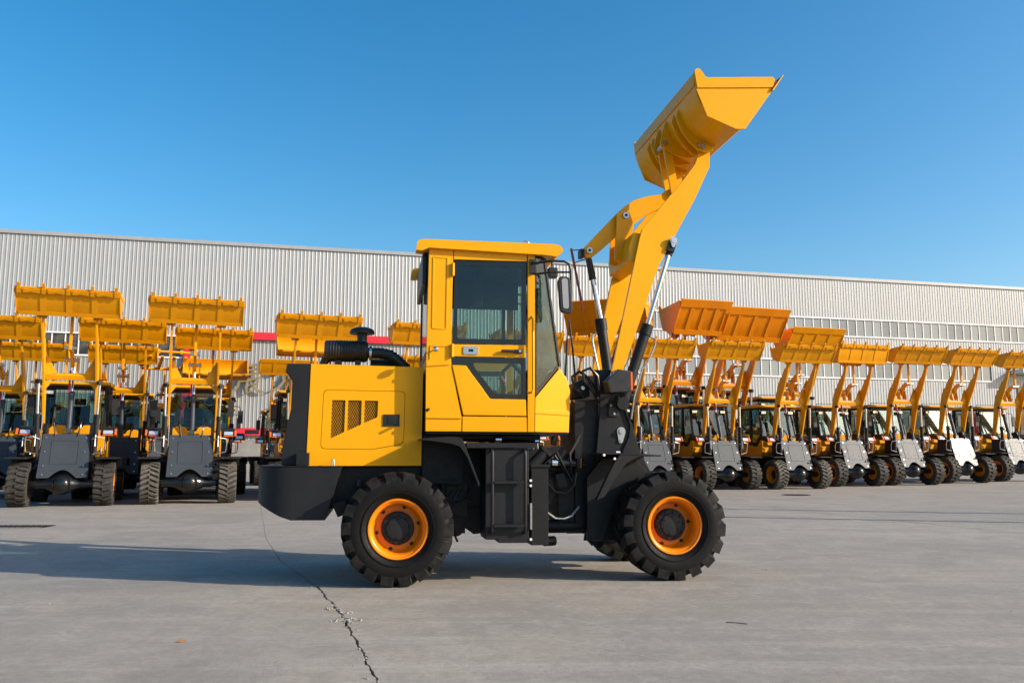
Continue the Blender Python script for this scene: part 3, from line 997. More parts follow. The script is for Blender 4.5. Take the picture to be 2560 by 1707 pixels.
part('frame_box', MB().prism([(1.87, 1.80), (2.14, 1.84), (2.14, .42), (1.87, .54)], -.36, .36).box(2.14, 2.55, -.38, .38, .45, 1.2).box(1.69, 1.869, -.34, .34, .53, 1.04), 'charcoal_deep', ML, bev=.01)
part('tower_top', MB().box(2.09, 2.40, -.385, -.30, 1.86, 2.15).box(2.09, 2.40, .30, .385, 1.86, 2.15), 'charcoal', ML, bev=.008)
vb = MB().prism([(1.86, 1.84), (2.06, 1.86), (2.06, 2.02), (1.98, 2.05), (1.87, 2.00)], -.30, .05)
part('valve_block', vb, 'charcoal_deep', ML, bev=.02)
hz, hz2, hz3 = MB(), MB(), MB()
hz.tube([(1.98, -.34, 1.86), (1.87, -.36, 1.95), (1.85, -.36, 2.07), (1.93, -.36, 2.13), (2.03, -.36, 2.06), (2.10, -.35, 1.93), (2.12, -.35, 1.78)], .018, 10)
hz2.tube([(2.08, -.40, 1.90), (1.97, -.40, 2.03), (1.96, -.40, 2.13), (2.04, -.40, 2.165), (2.12, -.40, 2.08), (2.14, -.40, 1.92)], .018, 10)
hz3.tube([(1.95, -.1, 2.0), (1.92, -.1, 2.4), (1.88, -.1, 2.75), (1.85, -.1, 2.45), (1.83, -.12, 2.1)], .012, 8)
for h_ in (hz, hz2, hz3):
    part('hydraulic_hose', h_, 'black_gloss', ML)
part('valve_bolt', MB().cyl((1.975, -.31, 1.955), (1.975, -.335, 1.955), .022, 10), 'steel', ML)

# --- cab
def taper(x, z, s):
    return -s * .30 * max(0.0, x - 1.37)
CY = .72
def cab_plate(name, outer, holes, mat, parent, s, y=CY, t=.022, bev=0.0, warp=False, sm=25):
    return part(name, MB().plate(outer, holes, s * (y - t), s * y, (lambda a, b: taper(a, b, s)) if warp else None), mat, parent, bev=bev, smooth=sm)
for s in (-1, 1):
    rp = cab_plate('rear_quarter', [(.262, 1.47), (.620, 1.47), (.622, 1.622), (.516, 2.135), (.511, 2.22), (.524, 3.345), (.274, 3.34), (.258, 2.11)], [], 'yellow', ML, s, bev=.006)
    em = sweep([(.318, 2.51), (.318, 3.25)], .016)
    part('embossed_frame', MB().prism(sweep([(.320, 2.508), (.322, 3.248)], .018), s * CY, s * (CY + .006)).prism(sweep([(.331, 3.249), (.458, 3.247)], .018), s * CY, s * (CY + .006)).prism(sweep([(.467, 3.248), (.461, 2.508)], .018), s * CY, s * (CY + .006)).prism(sweep([(.329, 2.509), (.452, 2.507)], .014), s * CY, s * (CY + .006)), 'yellow', rp, bev=.004)
    part('shoulder_swage', MB().prism([(.259, 2.12), (.50, 2.14), (.508, 2.20), (.44, 2.17), (.40, 2.15), (.262, 2.155)], s * CY, s * (CY + .012)).prism([(.262, 1.600), (.623, 1.598), (.621, 1.625), (.262, 1.628)], s * CY, s * (CY + .012)).prism([(.290, 2.19), (.296, 2.33), (.304, 2.33), (.30, 2.19)], s * CY, s * (CY + .008)).prism([(.296, 2.325), (.505, 2.325), (.505, 2.335), (.296, 2.335)], s * CY, s * (CY + .008)), 'yellow', rp, bev=.005)
    part('vent_pipe', MB().cyl((.292, s * .715, 1.69), (.272, s * .79, 1.675), .014, 12), 'charcoal', rp)
    kn = part('side_reflector', MB().lathe([(0, -.02), (.026, -.015), (.034, 0), (.034, .012), (.028, .03), (0, .034)], (.340, s * .80, 2.288), 20, 'x'), 'chrome', rp)
    part('reflector_stem', MB().cyl((.30, s * .70, 2.268), (.335, s * .80, 2.285), .007), 'yellow', kn)
    cab_plate('header', [(.530, 3.232), (1.293, 3.238), (1.297, 3.335), (.531, 3.335)], [], 'yellow', ML, s, bev=.004)
    cab_plate('door_post', [(1.298, 1.468), (1.366, 1.468), (1.372, 1.82), (1.380, 3.335), (1.303, 3.335)], [], 'yellow', ML, s, bev=.005)
    cab_plate('sill', [(.630, 1.470), (1.290, 1.468), (1.287, 1.618), (.632, 1.622)], [], 'yellow', ML, s, bev=.004)
    door = cab_plate('door', [(.518, 2.228), (1.2785, 2.228), (1.279, 2.354), (.519, 2.350)], [], 'yellow', ML, s, y=CY + .004, bev=.004)
    up = [(.524, 2.357), (1.278, 2.360), (1.287, 3.225), (.541, 3.217)]
    cl = rounded([(.571, 2.410), (1.235, 2.414), (1.243, 3.178), (.567, 3.166)], .03, 4)
    cab_plate('window_surround', up, [cl], 'black_gloss', door, s, y=CY + .001, t=.016)
    cab_plate('window_pane', cl, [], 'cab_glass', door, s, y=CY - .004, t=.005)
    lo = [(.520, 2.143), (.668, 2.138), (.915, 1.806), (1.2785, 1.803), (1.279, 2.2225), (.519, 2.2225)]
    cl2 = rounded([(.748, 2.12), (.961, 1.851), (1.231, 1.849), (1.234, 2.163), (.735, 2.166)], .03, 4)
    cab_plate('window_surround', lo, [cl2], 'black_gloss', door, s, y=CY + .001, t=.016)
    cab_plate('window_pane', cl2, [], 'cab_glass_tint', door, s, y=CY - .004, t=.005)
    cab_plate('door_skin', [(.519, 2.139), (.636, 1.632), (1.284, 1.628), (1.2795, 1.798), (.912, 1.801), (.662, 2.135)], [], 'yellow', door, s, y=CY + .010, t=.03, bev=.012)
    hd = part('door_handle', MB().box(1.02, 1.15, s * (CY + .018), s * (CY + .045), 2.276, 2.302).box(1.15, 1.245, s * (CY + .006), s * (CY + .040), 2.268, 2.306), 'black_plastic', door, bev=.008)
    part('key_barrel', MB().cyl((1.213, s * (CY + .04), 2.288), (1.213, s * (CY + .048), 2.288), .014, 14), 'steel', hd)
    part('lock_plate', MB().plate(rounded([(.633, 2.248), (.787, 2.248), (.787, 2.331), (.633, 2.331)], .014, 3), [[(.685, 2.276), (.735, 2.276), (.735, 2.302), (.685, 2.302)]], s * (CY + .005), s * (CY + .014)), 'steel', door, bev=.003)
    part('lock_recess', MB().box(.68, .74, s * (CY + .004), s * (CY + .0055), 2.27, 2.308), 'black_plastic', door)
    for zz in (3.055, 2.218):
        part('hinge', MB().cyl((.521, s * (CY + .020), zz), (.521, s * (CY + .020), zz + .135), .013, 12).box(.505, .538, s * (CY + .004), s * (CY + .016), zz + .005, zz + .130), 'yellow', door)
    part('grab_handle', MB().tube([(1.300, s * (CY + .004), 2.605), (1.338, s * (CY + .05), 2.65), (1.346, s * (CY + .055), 2.62), (1.346, s * (CY + .055), 2.2), (1.346, s * (CY + .055), 1.90), (1.338, s * (CY + .05), 1.865), (1.300, s * (CY + .004), 1.865)], .013, 10), 'yellow', ML)
    # front quarter: glass and lower corner panel, both turned in towards the windscreen
    qg = [(1.388, 3.335), (1.486, 3.285), (1.650, 2.152), (1.381, 1.835)]
    qh = [(1.402, 3.30), (1.474, 3.26), (1.630, 2.17), (1.398, 1.90)]
    cab_plate('quarter_frame', qg, [qh], 'black_gloss', ML, s, y=CY - .004, t=.014, warp=True)
    cab_plate('quarter_pane', qh, [], 'cab_glass', ML, s, y=CY - .008, t=.005, warp=True)
    cab_plate('corner_panel', [(1.370, 1.468), (1.752, 1.462), (1.764, 1.68), (1.772, 1.902), (1.736, 2.027), (1.653, 2.135), (1.377, 1.818)], [], 'yellow', ML, s, y=CY + .002, t=.03, bev=.012, warp=True)
    part('corner_swage', MB().plate([(1.378, 1.655), (1.758, 1.640), (1.764, 1.690), (1.50, 1.70)], [], s * CY, s * (CY + .012), lambda a, b: taper(a, b, s)), 'yellow', ML, bev=.005)
    # mirror and its bracket
    ma = MB()
    ma.tube([(1.35, s * .735, 3.225), (1.36, s * .80, 3.20), (1.50, s * .94, 3.20), (1.635, s * .96, 3.195), (1.690, s * .96, 3.170), (1.705, s * .96, 3.10), (1.708, s * .96, 2.80)], .0125, 10)
    ma.tube([(1.35, s * .735, 3.11), (1.36, s * .80, 3.085), (1.50, s * .94, 3.082), (1.700, s * .96, 3.085)], .0105, 10)
    ma.box(1.322, 1.378, s * (CY + .002), s * (CY + .03), 3.105, 3.255)
    mm = part('mirror_arm', ma, 'black_plastic', ML)
    part('mirror', MB().prism(rounded([(1.600, 2.665), (1.700, 2.650), (1.715, 2.70), (1.690, 3.03), (1.585, 3.035), (1.568, 2.98), (1.585, 2.72)], .04, 4), s * .93, s * 1.0), 'black_plastic', mm, bev=.012)
    part('mirror_glass', MB().prism(rounded([(1.615, 2.70), (1.675, 2.70), (1.664, 3.01), (1.60, 3.01)], .03, 4), s * 1.0005, s * 1.004), 'mirror_back', mm)
    part('work_lamp', MB().box(1.54, 1.64, s * .52, s * .66, 3.10, 3.20).cyl((1.59, s * .59, 3.2), (1.59, s * .59, 3.29), .012), 'black_plastic', ML, bev=.012)

def half(x):
    return CY - .30 * max(0, x - 1.37)
# windscreen, front panel, rear wall, roof
hA, hB = half(1.488) - .012, half(1.652) - .012
part('windscreen', MB().add([(1.488, -hA, 3.28), (1.488, hA, 3.28), (1.654, hB, 2.15), (1.654, -hB, 2.15), (1.482, -hA, 3.28), (1.482, hA, 3.28), (1.648, hB, 2.15), (1.648, -hB, 2.15)],
     [(0, 1, 2, 3), (4, 7, 6, 5), (0, 4, 5, 1), (2, 6, 7, 3), (0, 3, 7, 4), (1, 5, 6, 2)]), 'cab_glass', ML, smooth=0)
fp = [(1.650, 2.14), (1.733, 2.03), (1.768, 1.902), (1.749, 1.464)]
vs = [(x, -half(x) + .028, z) for x, z in fp] + [(x, half(x) - .028, z) for x, z in fp] + [(x - .02, -half(x) + .028, z - .01) for x, z in fp] + [(x - .02, half(x) - .028, z - .01) for x, z in fp]
fs = []
for i in range(3):
    fs += [(i, i + 1, 5 + i, 4 + i), (8 + i, 12 + i, 13 + i, 9 + i)]
part('front_cowl', MB().add(vs, fs), 'yellow', ML, smooth=40)
part('windscreen_post', MB().bar((1.487, -hA - .004, 3.285), (1.652, -hB - .004, 2.15), .03, .02).bar((1.487, hA + .004, 3.285), (1.652, hB + .004, 2.15), .03, .02), 'black_gloss', ML)
roofp = [(.140, 3.305), (.150, 3.385), (.175, 3.412), (.225, 3.422), (1.58, 3.420), (1.640, 3.405), (1.668, 3.372), (1.668, 3.345), (1.60, 3.288), (1.50, 3.300), (.275, 3.334), (.200, 3.30)]
mid = [(.262, 3.334), (.262, 3.421)] + [p for p in roofp if p[0] > 1.4] + [(1.0, 3.314)]
rf = part('roof', MB().prism(roofp, -.775, -.60).prism(roofp, .60, .775).prism(mid, -.60, .60), 'yellow', ML, bev=.012, smooth=45)
part('lifting_eye', MB().tube([(1.315 + .032 * math.cos(a), -.55, 3.462 + .034 * math.sin(a)) for a in [i * math.pi / 8 for i in range(17)]], .009, 8), 'steel', rf)
part('headliner', MB().box(.29, 1.46, -.69, .69, 3.25, 3.297), 'black_plastic', ML)
part('rear_grille', MB().box(.215, .260, -.60, .60, 2.98, 3.330), 'black_plastic', ML, bev=.01)
part('rear_wall', MB().box(.264, .29, -.695, .695, 1.475, 2.20), 'yellow', ML)
part('rear_window_frame', MB().box(.266, .29, -.695, .695, 2.203, 2.30).box(.266, .29, -.695, .695, 3.20, 3.30).box(.267, .289, -.695, -.60, 2.301, 3.199).box(.267, .289, .60, .695, 2.301, 3.199), 'black_plastic', ML)
part('rear_window', MB().box(.276, .281, -.60, .60, 2.30, 3.20), 'cab_glass', ML)
part('cab_floor', MB().box(.27, 1.72, -.69, .69, 1.445, 1.468).box(.30, 1.40, -.68, .68, 1.47, 1.50), 'charcoal_deep', ML)
st = part('seat', MB().box(.62, 1.06, -.26, .26, 1.78, 1.93).prism([(.50, 1.92), (.64, 1.92), (.58, 2.36), (.48, 2.36)], -.24, .24).box(.68, .98, -.2, .2, 1.5, 1.78), 'seat_fabric', ML, bev=.04)
part('console', MB().prism([(1.30, 1.50), (1.60, 1.50), (1.60, 2.15), (1.42, 2.18), (1.36, 1.9)], -.35, .35), 'charcoal_deep', ML, bev=.03)
wl = MB().cyl((1.45, 0, 2.05), (1.26, 0, 2.24), .03, 12)
ring = []
for i in range(25):
    a = i * math.pi / 12
    u = Vector((.707, 0, .707)) * (.19 * math.cos(a)) + Vector((0, 1, 0)) * (.19 * math.sin(a))
    ring.append(Vector((1.25, 0, 2.25)) + u)
wl.tube(ring, .014, 8)
part('steering_wheel', wl, 'black_plastic', ML)
lv = part('lever', MB().tube([(1.12, -.30, 1.70), (1.13, -.32, 1.95), (1.11, -.33, 2.02)], .010), 'steel', ML)
part('lever_knob', MB().cyl((1.12, -.325, 1.99), (1.07, -.335, 2.06), .02, 10, .026), 'red', lv)
part('cab_rail', MB().tube([(.45, .60, 2.52), (.9, .60, 2.525), (1.32, .60, 2.50)], .016, 8), 'yellow', ML)
part('roof_blind', MB().box(.80, .93, .05, .12, 2.88, 3.25), 'black_plastic', ML, bev=.02)
part('sun_blind', MB().box(.36, 1.42, .62, .635, 2.95, 3.25), 'black_plastic', ML)

# --- lift arms and bucket linkage
arm = [(2.215, 1.93), (2.350, 1.93), (2.390, 2.153), (2.813, 3.300), (3.251, 4.076), (3.437, 4.459), (3.450, 4.690), (3.40, 4.765), (3.340, 4.755), (3.310, 4.60), (3.264, 4.481), (3.139, 4.314), (2.928, 4.060), (2.632, 3.706), (2.60, 3.60)]
for s in (-1, 1):
    part('lift_arm', MB().prism(arm, s * .425, s * .475), 'yellow', ML, bev=.004)
    part('arm_boss', MB().prism(arc(2.968, 3.572, .062, -40, 140, 12) + [(2.85, 3.52), (2.82, 3.36), (2.90, 3.46)], s * .424, s * .436).prism(arc(2.968, 3.572, .062, -40, 140, 12) + [(2.85, 3.52), (2.82, 3.36), (2.90, 3.46)], s * .464, s * .476), 'yellow', ML, bev=.003)
    lc = part('lift_cylinder', MB().cyl((2.385, s * .45, 1.80), (2.655, s * .45, 2.575), .058, 20).cyl((2.640, s * .45, 2.53), (2.678, s * .45, 2.64), .067, 20).cyl((2.37, s * .44, 1.78), (2.37, s * .52, 1.78), .07), 'charcoal', ML)
    part('piston_rod', MB().cyl((2.678, s * .45, 2.64), (2.940, s * .45, 3.46), .030, 16), 'chrome', lc)
    part('rod_clevis', MB().obox((2.958, s * .45, 3.515), ((.30, 0, .95), (0, 1, 0), (.95, 0, -.30)), (.12, .11, .085)).cyl((2.935, s * .45, 3.425), (2.945, s * .45, 3.462), .042, 12), 'charcoal', lc, bev=.006)
    part('rod_pin', MB().prism(arc(2.975, 3.585, .041, 0, 180, 10) + arc(2.972, 3.522, .018, 190, 350, 5), s * .507, s * .518).cyl((2.975, s * .42, 3.585), (2.975, s * .526, 3.585), .030, 16), 'steel', lc)
    part('oil_pipe', MB().tube([(2.70, s * .45, 2.51), (2.765, s * .45, 2.49), (2.76, s * .45, 2.43), (2.715, s * .46, 2.33), (2.65, s * .48, 2.21), (2.60, s * .48, 2.16), (2.50, s * .48, 1.85), (2.47, s * .46, 1.62)], .010, 8), 'steel', lc)
part('arm_cross_box', MB().prism([(2.50, 3.36), (2.64, 3.30), (2.76, 3.52), (2.70, 3.66), (2.55, 3.68), (2.49, 3.52)], -.424, .424), 'yellow', ML, bev=.008)
for s in (-1, 1):
    part('rocker_bracket', MB().prism(rounded([(2.452, 4.00), (2.600, 4.00), (2.648, 3.835), (2.53, 3.42), (2.41, 3.42)], .035, 3), s * .095, s * .125), 'yellow', ML, bev=.004)
    part('pivot_pin', MB().cyl((2.552, s * .12, 3.955), (2.552, s * .145, 3.955), .036, 18), 'steel', ML)
    part('pin_end', MB().cyl((2.552, s * .146, 3.955), (2.552, s * .150, 3.955), .016, 12), 'charcoal', ML)
rock = [(2.062, 3.56), (2.10, 3.605), (2.30, 3.82), (2.47, 4.001), (2.57, 4.09), (2.672, 4.162), (2.82, 4.215), (2.996, 4.249), (3.07, 4.30), (3.13, 4.335), (3.19, 4.31), (3.21, 4.24), (3.17, 4.18), (3.05, 4.11), (2.93, 4.055), (2.80, 3.985), (2.70, 3.90), (2.62, 3.85), (2.52, 3.80), (2.46, 3.725), (2.30, 3.58), (2.185, 3.486), (2.123, 3.461), (2.072, 3.495)]
rk = part('rocker', MB().prism(rock, -.06, .06), 'yellow', ML, bev=.006)
part('rocker_pin', MB().cyl((2.130, -.095, 3.540), (2.130, .095, 3.540), .034, 18), 'steel', rk)
part('rocker_pin_end', MB().cyl((2.130, -.099, 3.540), (2.130, -.0955, 3.540), .016, 12), 'charcoal', rk)
tc = part('tilt_cylinder', MB().cyl((2.36, 0, 2.05), (2.275, 0, 2.70), .058, 20).cyl((2.285, 0, 2.64), (2.27, 0, 2.77), .067, 20), 'charcoal', ML)
part('piston_rod', MB().cyl((2.27, 0, 2.77), (2.182, 0, 3.24), .030, 16), 'chrome', tc)
part('rod_boot', MB().cyl((2.186, 0, 3.22), (2.140, 0, 3.46), .042, 14, .036), 'black_plastic', tc)
part('oil_pipe', MB().tube([(2.22, -.02, 2.60), (2.16, -.05, 2.57), (2.16, -.05, 2.50), (2.20, -.06, 2.28), (2.25, -.06, 2.05)], .012, 8), 'steel', tc)
sb = part('safety_prop', MB().bar((1.935, 0, 3.575), (2.068, 0, 2.87), .03, .022), 'red_dark', ML)
part('prop_bracket', MB().tube([(1.955, 0, 3.555), (2.045, 0, 3.565), (2.06, 0, 3.545)], .006).tube([(1.975, 0, 3.41), (2.05, 0, 3.44), (2.10, 0, 3.455)], .006).box(2.03, 2.075, -.07, .07, 3.47, 3.56), 'charcoal', sb)
part('bucket_link', MB().prism([(3.02, 4.87), (3.07, 4.91), (3.12, 4.875), (3.205, 4.27), (3.17, 4.20), (3.115, 4.24)], -.105, -.07).prism([(3.02, 4.87), (3.07, 4.91), (3.12, 4.875), (3.205, 4.27), (3.17, 4.20), (3.115, 4.24)], .07, .105), 'yellow', ML, bev=.004)

# bucket, drawn about its arm pin
SHELL = [(-.285, .595), (-.272, .42), (-.235, .29), (-.17, .19), (-.085, .115), (.02, .06), (.13, .02), (.215, .012), (.262, .045), (.48, .345), (.66, .585)]
def shell_poly(t):
    return sweep(SHELL, t)
BP = (3.339, 0, 4.683)
def bucket_sides(hw):
    side = [(-.297, .612), (-.285, .634), (-.262, .646), (-.236, .642), (-.214, .618), (-.175, .562), (-.15, .552), (.60, .611), (.628, .588), (.579, .434), (.266, .0), (.161, -.007), (-.162, .119), (-.277, .416)]
    return side
bk = part('bucket', MB().prism(shell_poly(.016), -1.069, 1.069), 'yellow', ML, loc=BP, scale=(.988, .988, .988), smooth=40)
for s in (-1, 1):
    part('side_plate', MB().prism(bucket_sides(1), s * 1.070, s * 1.092), 'yellow', bk, bev=.003)
    part('side_strap', MB().prism([(-.297, .612), (-.285, .634), (-.262, .646), (-.236, .642), (-.214, .618), (-.175, .562), (-.15, .552), (.60, .611), (.628, .588), (.600, .490), (-.270, .425)], s * 1.0925, s * 1.105), 'yellow', bk, bev=.004)
    part('side_cutter', MB().prism([(.615, .500), (.583, .455), (.598, .447), (.728, .640), (.712, .632)], s * 1.01, s * 1.118), 'yellow', bk, bev=.003)
part('cutting_edge', MB().prism([(.60, .535), (.735, .655), (.72, .625), (.625, .500)], -1.068, 1.068), 'charcoal', bk, bev=.002)
part('back_flange', MB().prism([(-.292, .610), (-.300, .46), (-.285, .46), (-.276, .610)], -1.068, 1.068), 'yellow', bk, bev=.003)
armb = [(-.272, .44), (-.235, .29), (-.17, .19), (-.085, .115), (.02, .06), (.15, .01), (.12, -.05), (.04, -.075), (-.06, -.05), (-.16, .04), (-.245, .16), (-.305, .32)]
cenb = [(-.272, .46), (-.235, .29), (-.17, .19), (-.085, .115), (.02, .06), (.10, .02), (-.05, -.01), (-.20, .03), (-.34, .11), (-.365, .155), (-.355, .20), (-.315, .36)]
for y in (-.53, -.37, .37, .53):
    part('bucket_rib', MB().prism(armb, y - .014, y + .014), 'yellow', bk, bev=.003)
for y in (-.13, .13):
    part('bucket_rib', MB().prism(cenb, y - .014, y + .014), 'yellow', bk, bev=.003)
for y in (-.555, .555):
    part('bucket_pin', MB().prism([(-.07, .015), (-.045, .035), (.03, .01), (.04, -.03), (.015, -.045), (-.06, -.02)], y - .008, y + .008).cyl((0, y - .02, -.01), (0, y + .02, -.01), .03, 14), 'steel', bk)
part('link_pin', MB().cyl((-.302, -.16, .158), (-.302, .16, .158), .032, 16), 'steel', bk)

# ------------------------------------------------------------------ the parked fleet
FT, FTl = tyre_mesh('tyre_fleet', .53, .44, 24, .20, .092, .04, .29, 56)          # zigzag bars
FB, FBl = tyre_mesh('tyre_fleet_block', .53, .44, 21, .10, .105, .04, .29, 56)     # square blocks
FR, FH = rim_mesh('rim_fleet', .296, .22, 0), hub_mesh('hub_fleet', .296, .22)

C = {}
def cached(key, fn):
    if key not in C:
        C[key] = fn()
    return C[key]

def mk(name, mb, mat, parent, bev=0.0, smooth=35, **kw):
    """part whose mesh is shared by every loader of the fleet"""
    return link(name, cached((name, mat, kw.pop('key', 0)), lambda: (mb() if callable(mb) else mb).mesh(name, bev, smooth)), mat, parent, **kw)

def aim(o, p0, p1, length=None):
    p0, p1 = Vector(p0), Vector(p1)
    d = p1 - p0
    o.location = p0
    o.rotation_euler = d.to_track_quat('Z', 'Y').to_euler()
    if length:
        o.scale = (1, 1, d.length / length)

FL0, FL1 = Vector((.25, 0, .012)), Vector((.665, 0, .592))
FD = (FL1 - FL0).normalized()
FN = Vector((FD.z, 0, -FD.x))

def fbox(mb, y0, y1, s0, s1, n0, n1):
    c = FL0 + FD * (s0 + s1) / 2 + FN * (n0 + n1) / 2 + Vector((0, (y0 + y1) / 2, 0))
    return mb.obox(c, (FD, (0, 1, 0), FN), (s1 - s0, y1 - y0, n1 - n0))

def fleet_bucket(root, hw, teeth, mat):
    b = mk('bucket', lambda: MB().prism(shell_poly(.016), -hw, hw), mat, root, smooth=40, key=hw)
    side = bucket_sides(hw)
    for s in (-1, 1):
        mk('side_plate', lambda: MB().prism(side, s * (hw + .001), s * (hw + .024)), mat, b, key=(hw, s))
        mk('side_strap', lambda: MB().prism([(-.277, .49), (-.297, .612), (-.262, .646), (-.214, .618), (-.15, .552), (.60, .611), (.628, .588), (.600, .490)], s * (hw + .0245), s * (hw + .04)), mat, b, key=(hw, s))
    for k in (-.5, 0, .5):
        mk('floor_strap', lambda: fbox(MB(), -.065, .065, .085, .585, .008, .015), mat, b, loc=(0, k * hw, 0), smooth=0)
    mk('floor_band', lambda: fbox(MB(), -hw + .02, hw - .02, -.03, .08, .009, .017), mat, b, key=hw, smooth=0)
    mk('cutting_edge', lambda: fbox(MB(), -hw - .02, hw + .02, .590, .760, -.012, .020), mat, b, key=hw, smooth=0)
    if teeth:
        for k in range(5):
            y = (-1 + k * .5) * (hw - .07)
            mk('bucket_tooth', lambda: fbox(fbox(MB(), -.045, .045, .60, .745, .031, .060), -.032, .032, .745, .885, .0, .045), mat, b, loc=(0, y, 0), smooth=0)
        for k in range(4):
            y = (-.75 + k * .5) * (hw - .07)
            def bone():
                pts = rounded([(-.17, -.055), (-.10, -.05), (0, -.018), (.10, -.05), (.17, -.055), (.17, .045), (.10, .04), (0, .022), (-.10, .04), (-.17, .045)], .02, 2)
                m = MB().prism(pts, .056, .066, 'xy')
                m.v = [tuple(FL0 + Vector((0, v[0], 0)) + FD * (.672 + v[1]) + FN * v[2]) for v in m.v]
                fbox(m, -.20, .20, .605, .742, .031, .050)
                return m
            mk('wear_plate', bone, mat, b, loc=(0, y, 0), smooth=0)
    for y in (-.66, -.54, .54, .66, -.12, .12):
        mk('bucket_rib', lambda: MB().prism(armb if abs(y) > .3 else cenb, -.014, .014), mat, b, loc=(0, y, 0), key=abs(y) > .3)
    mk('link_pin', lambda: MB().cyl((-.302, -.17, .158), (-.302, .17, .158), .035, 12).cyl((0, -.72, -.01), (0, -.50, -.01), .035, 12).cyl((0, .50, -.01), (0, .72, -.01), .035, 12), 'steel', b)
    return b

ARMF = [(-.605, 1.83), (-.445, 1.83), (-.02, 2.98), (.10, 3.22), (.34, 3.60), (.60, 4.10), (.715, 4.38), (.735, 4.54), (.68, 4.60), (.615, 4.57), (.58, 4.40), (.50, 4.24), (.36, 4.06), (.28, 4.04), (.06, 3.72), (.0, 3.70), (-.16, 3.46), (-.22, 3.30), (-.31, 3.00)]
PIV = Vector((-.53, 0, 1.90))
PIN = Vector((.67, 0, 4.53))
RKF = [(-.62, 3.52), (-.56, 3.58), (-.36, 3.62), (-.14, 3.72), (.02, 3.84), (.18, 3.90), (.34, 3.88), (.40, 3.84), (.39, 3.77), (.33, 3.75), (.20, 3.76), (.10, 3.71), (.02, 3.62), (-.06, 3.48), (-.16, 3.40), (-.36, 3.44), (-.56, 3.46)]

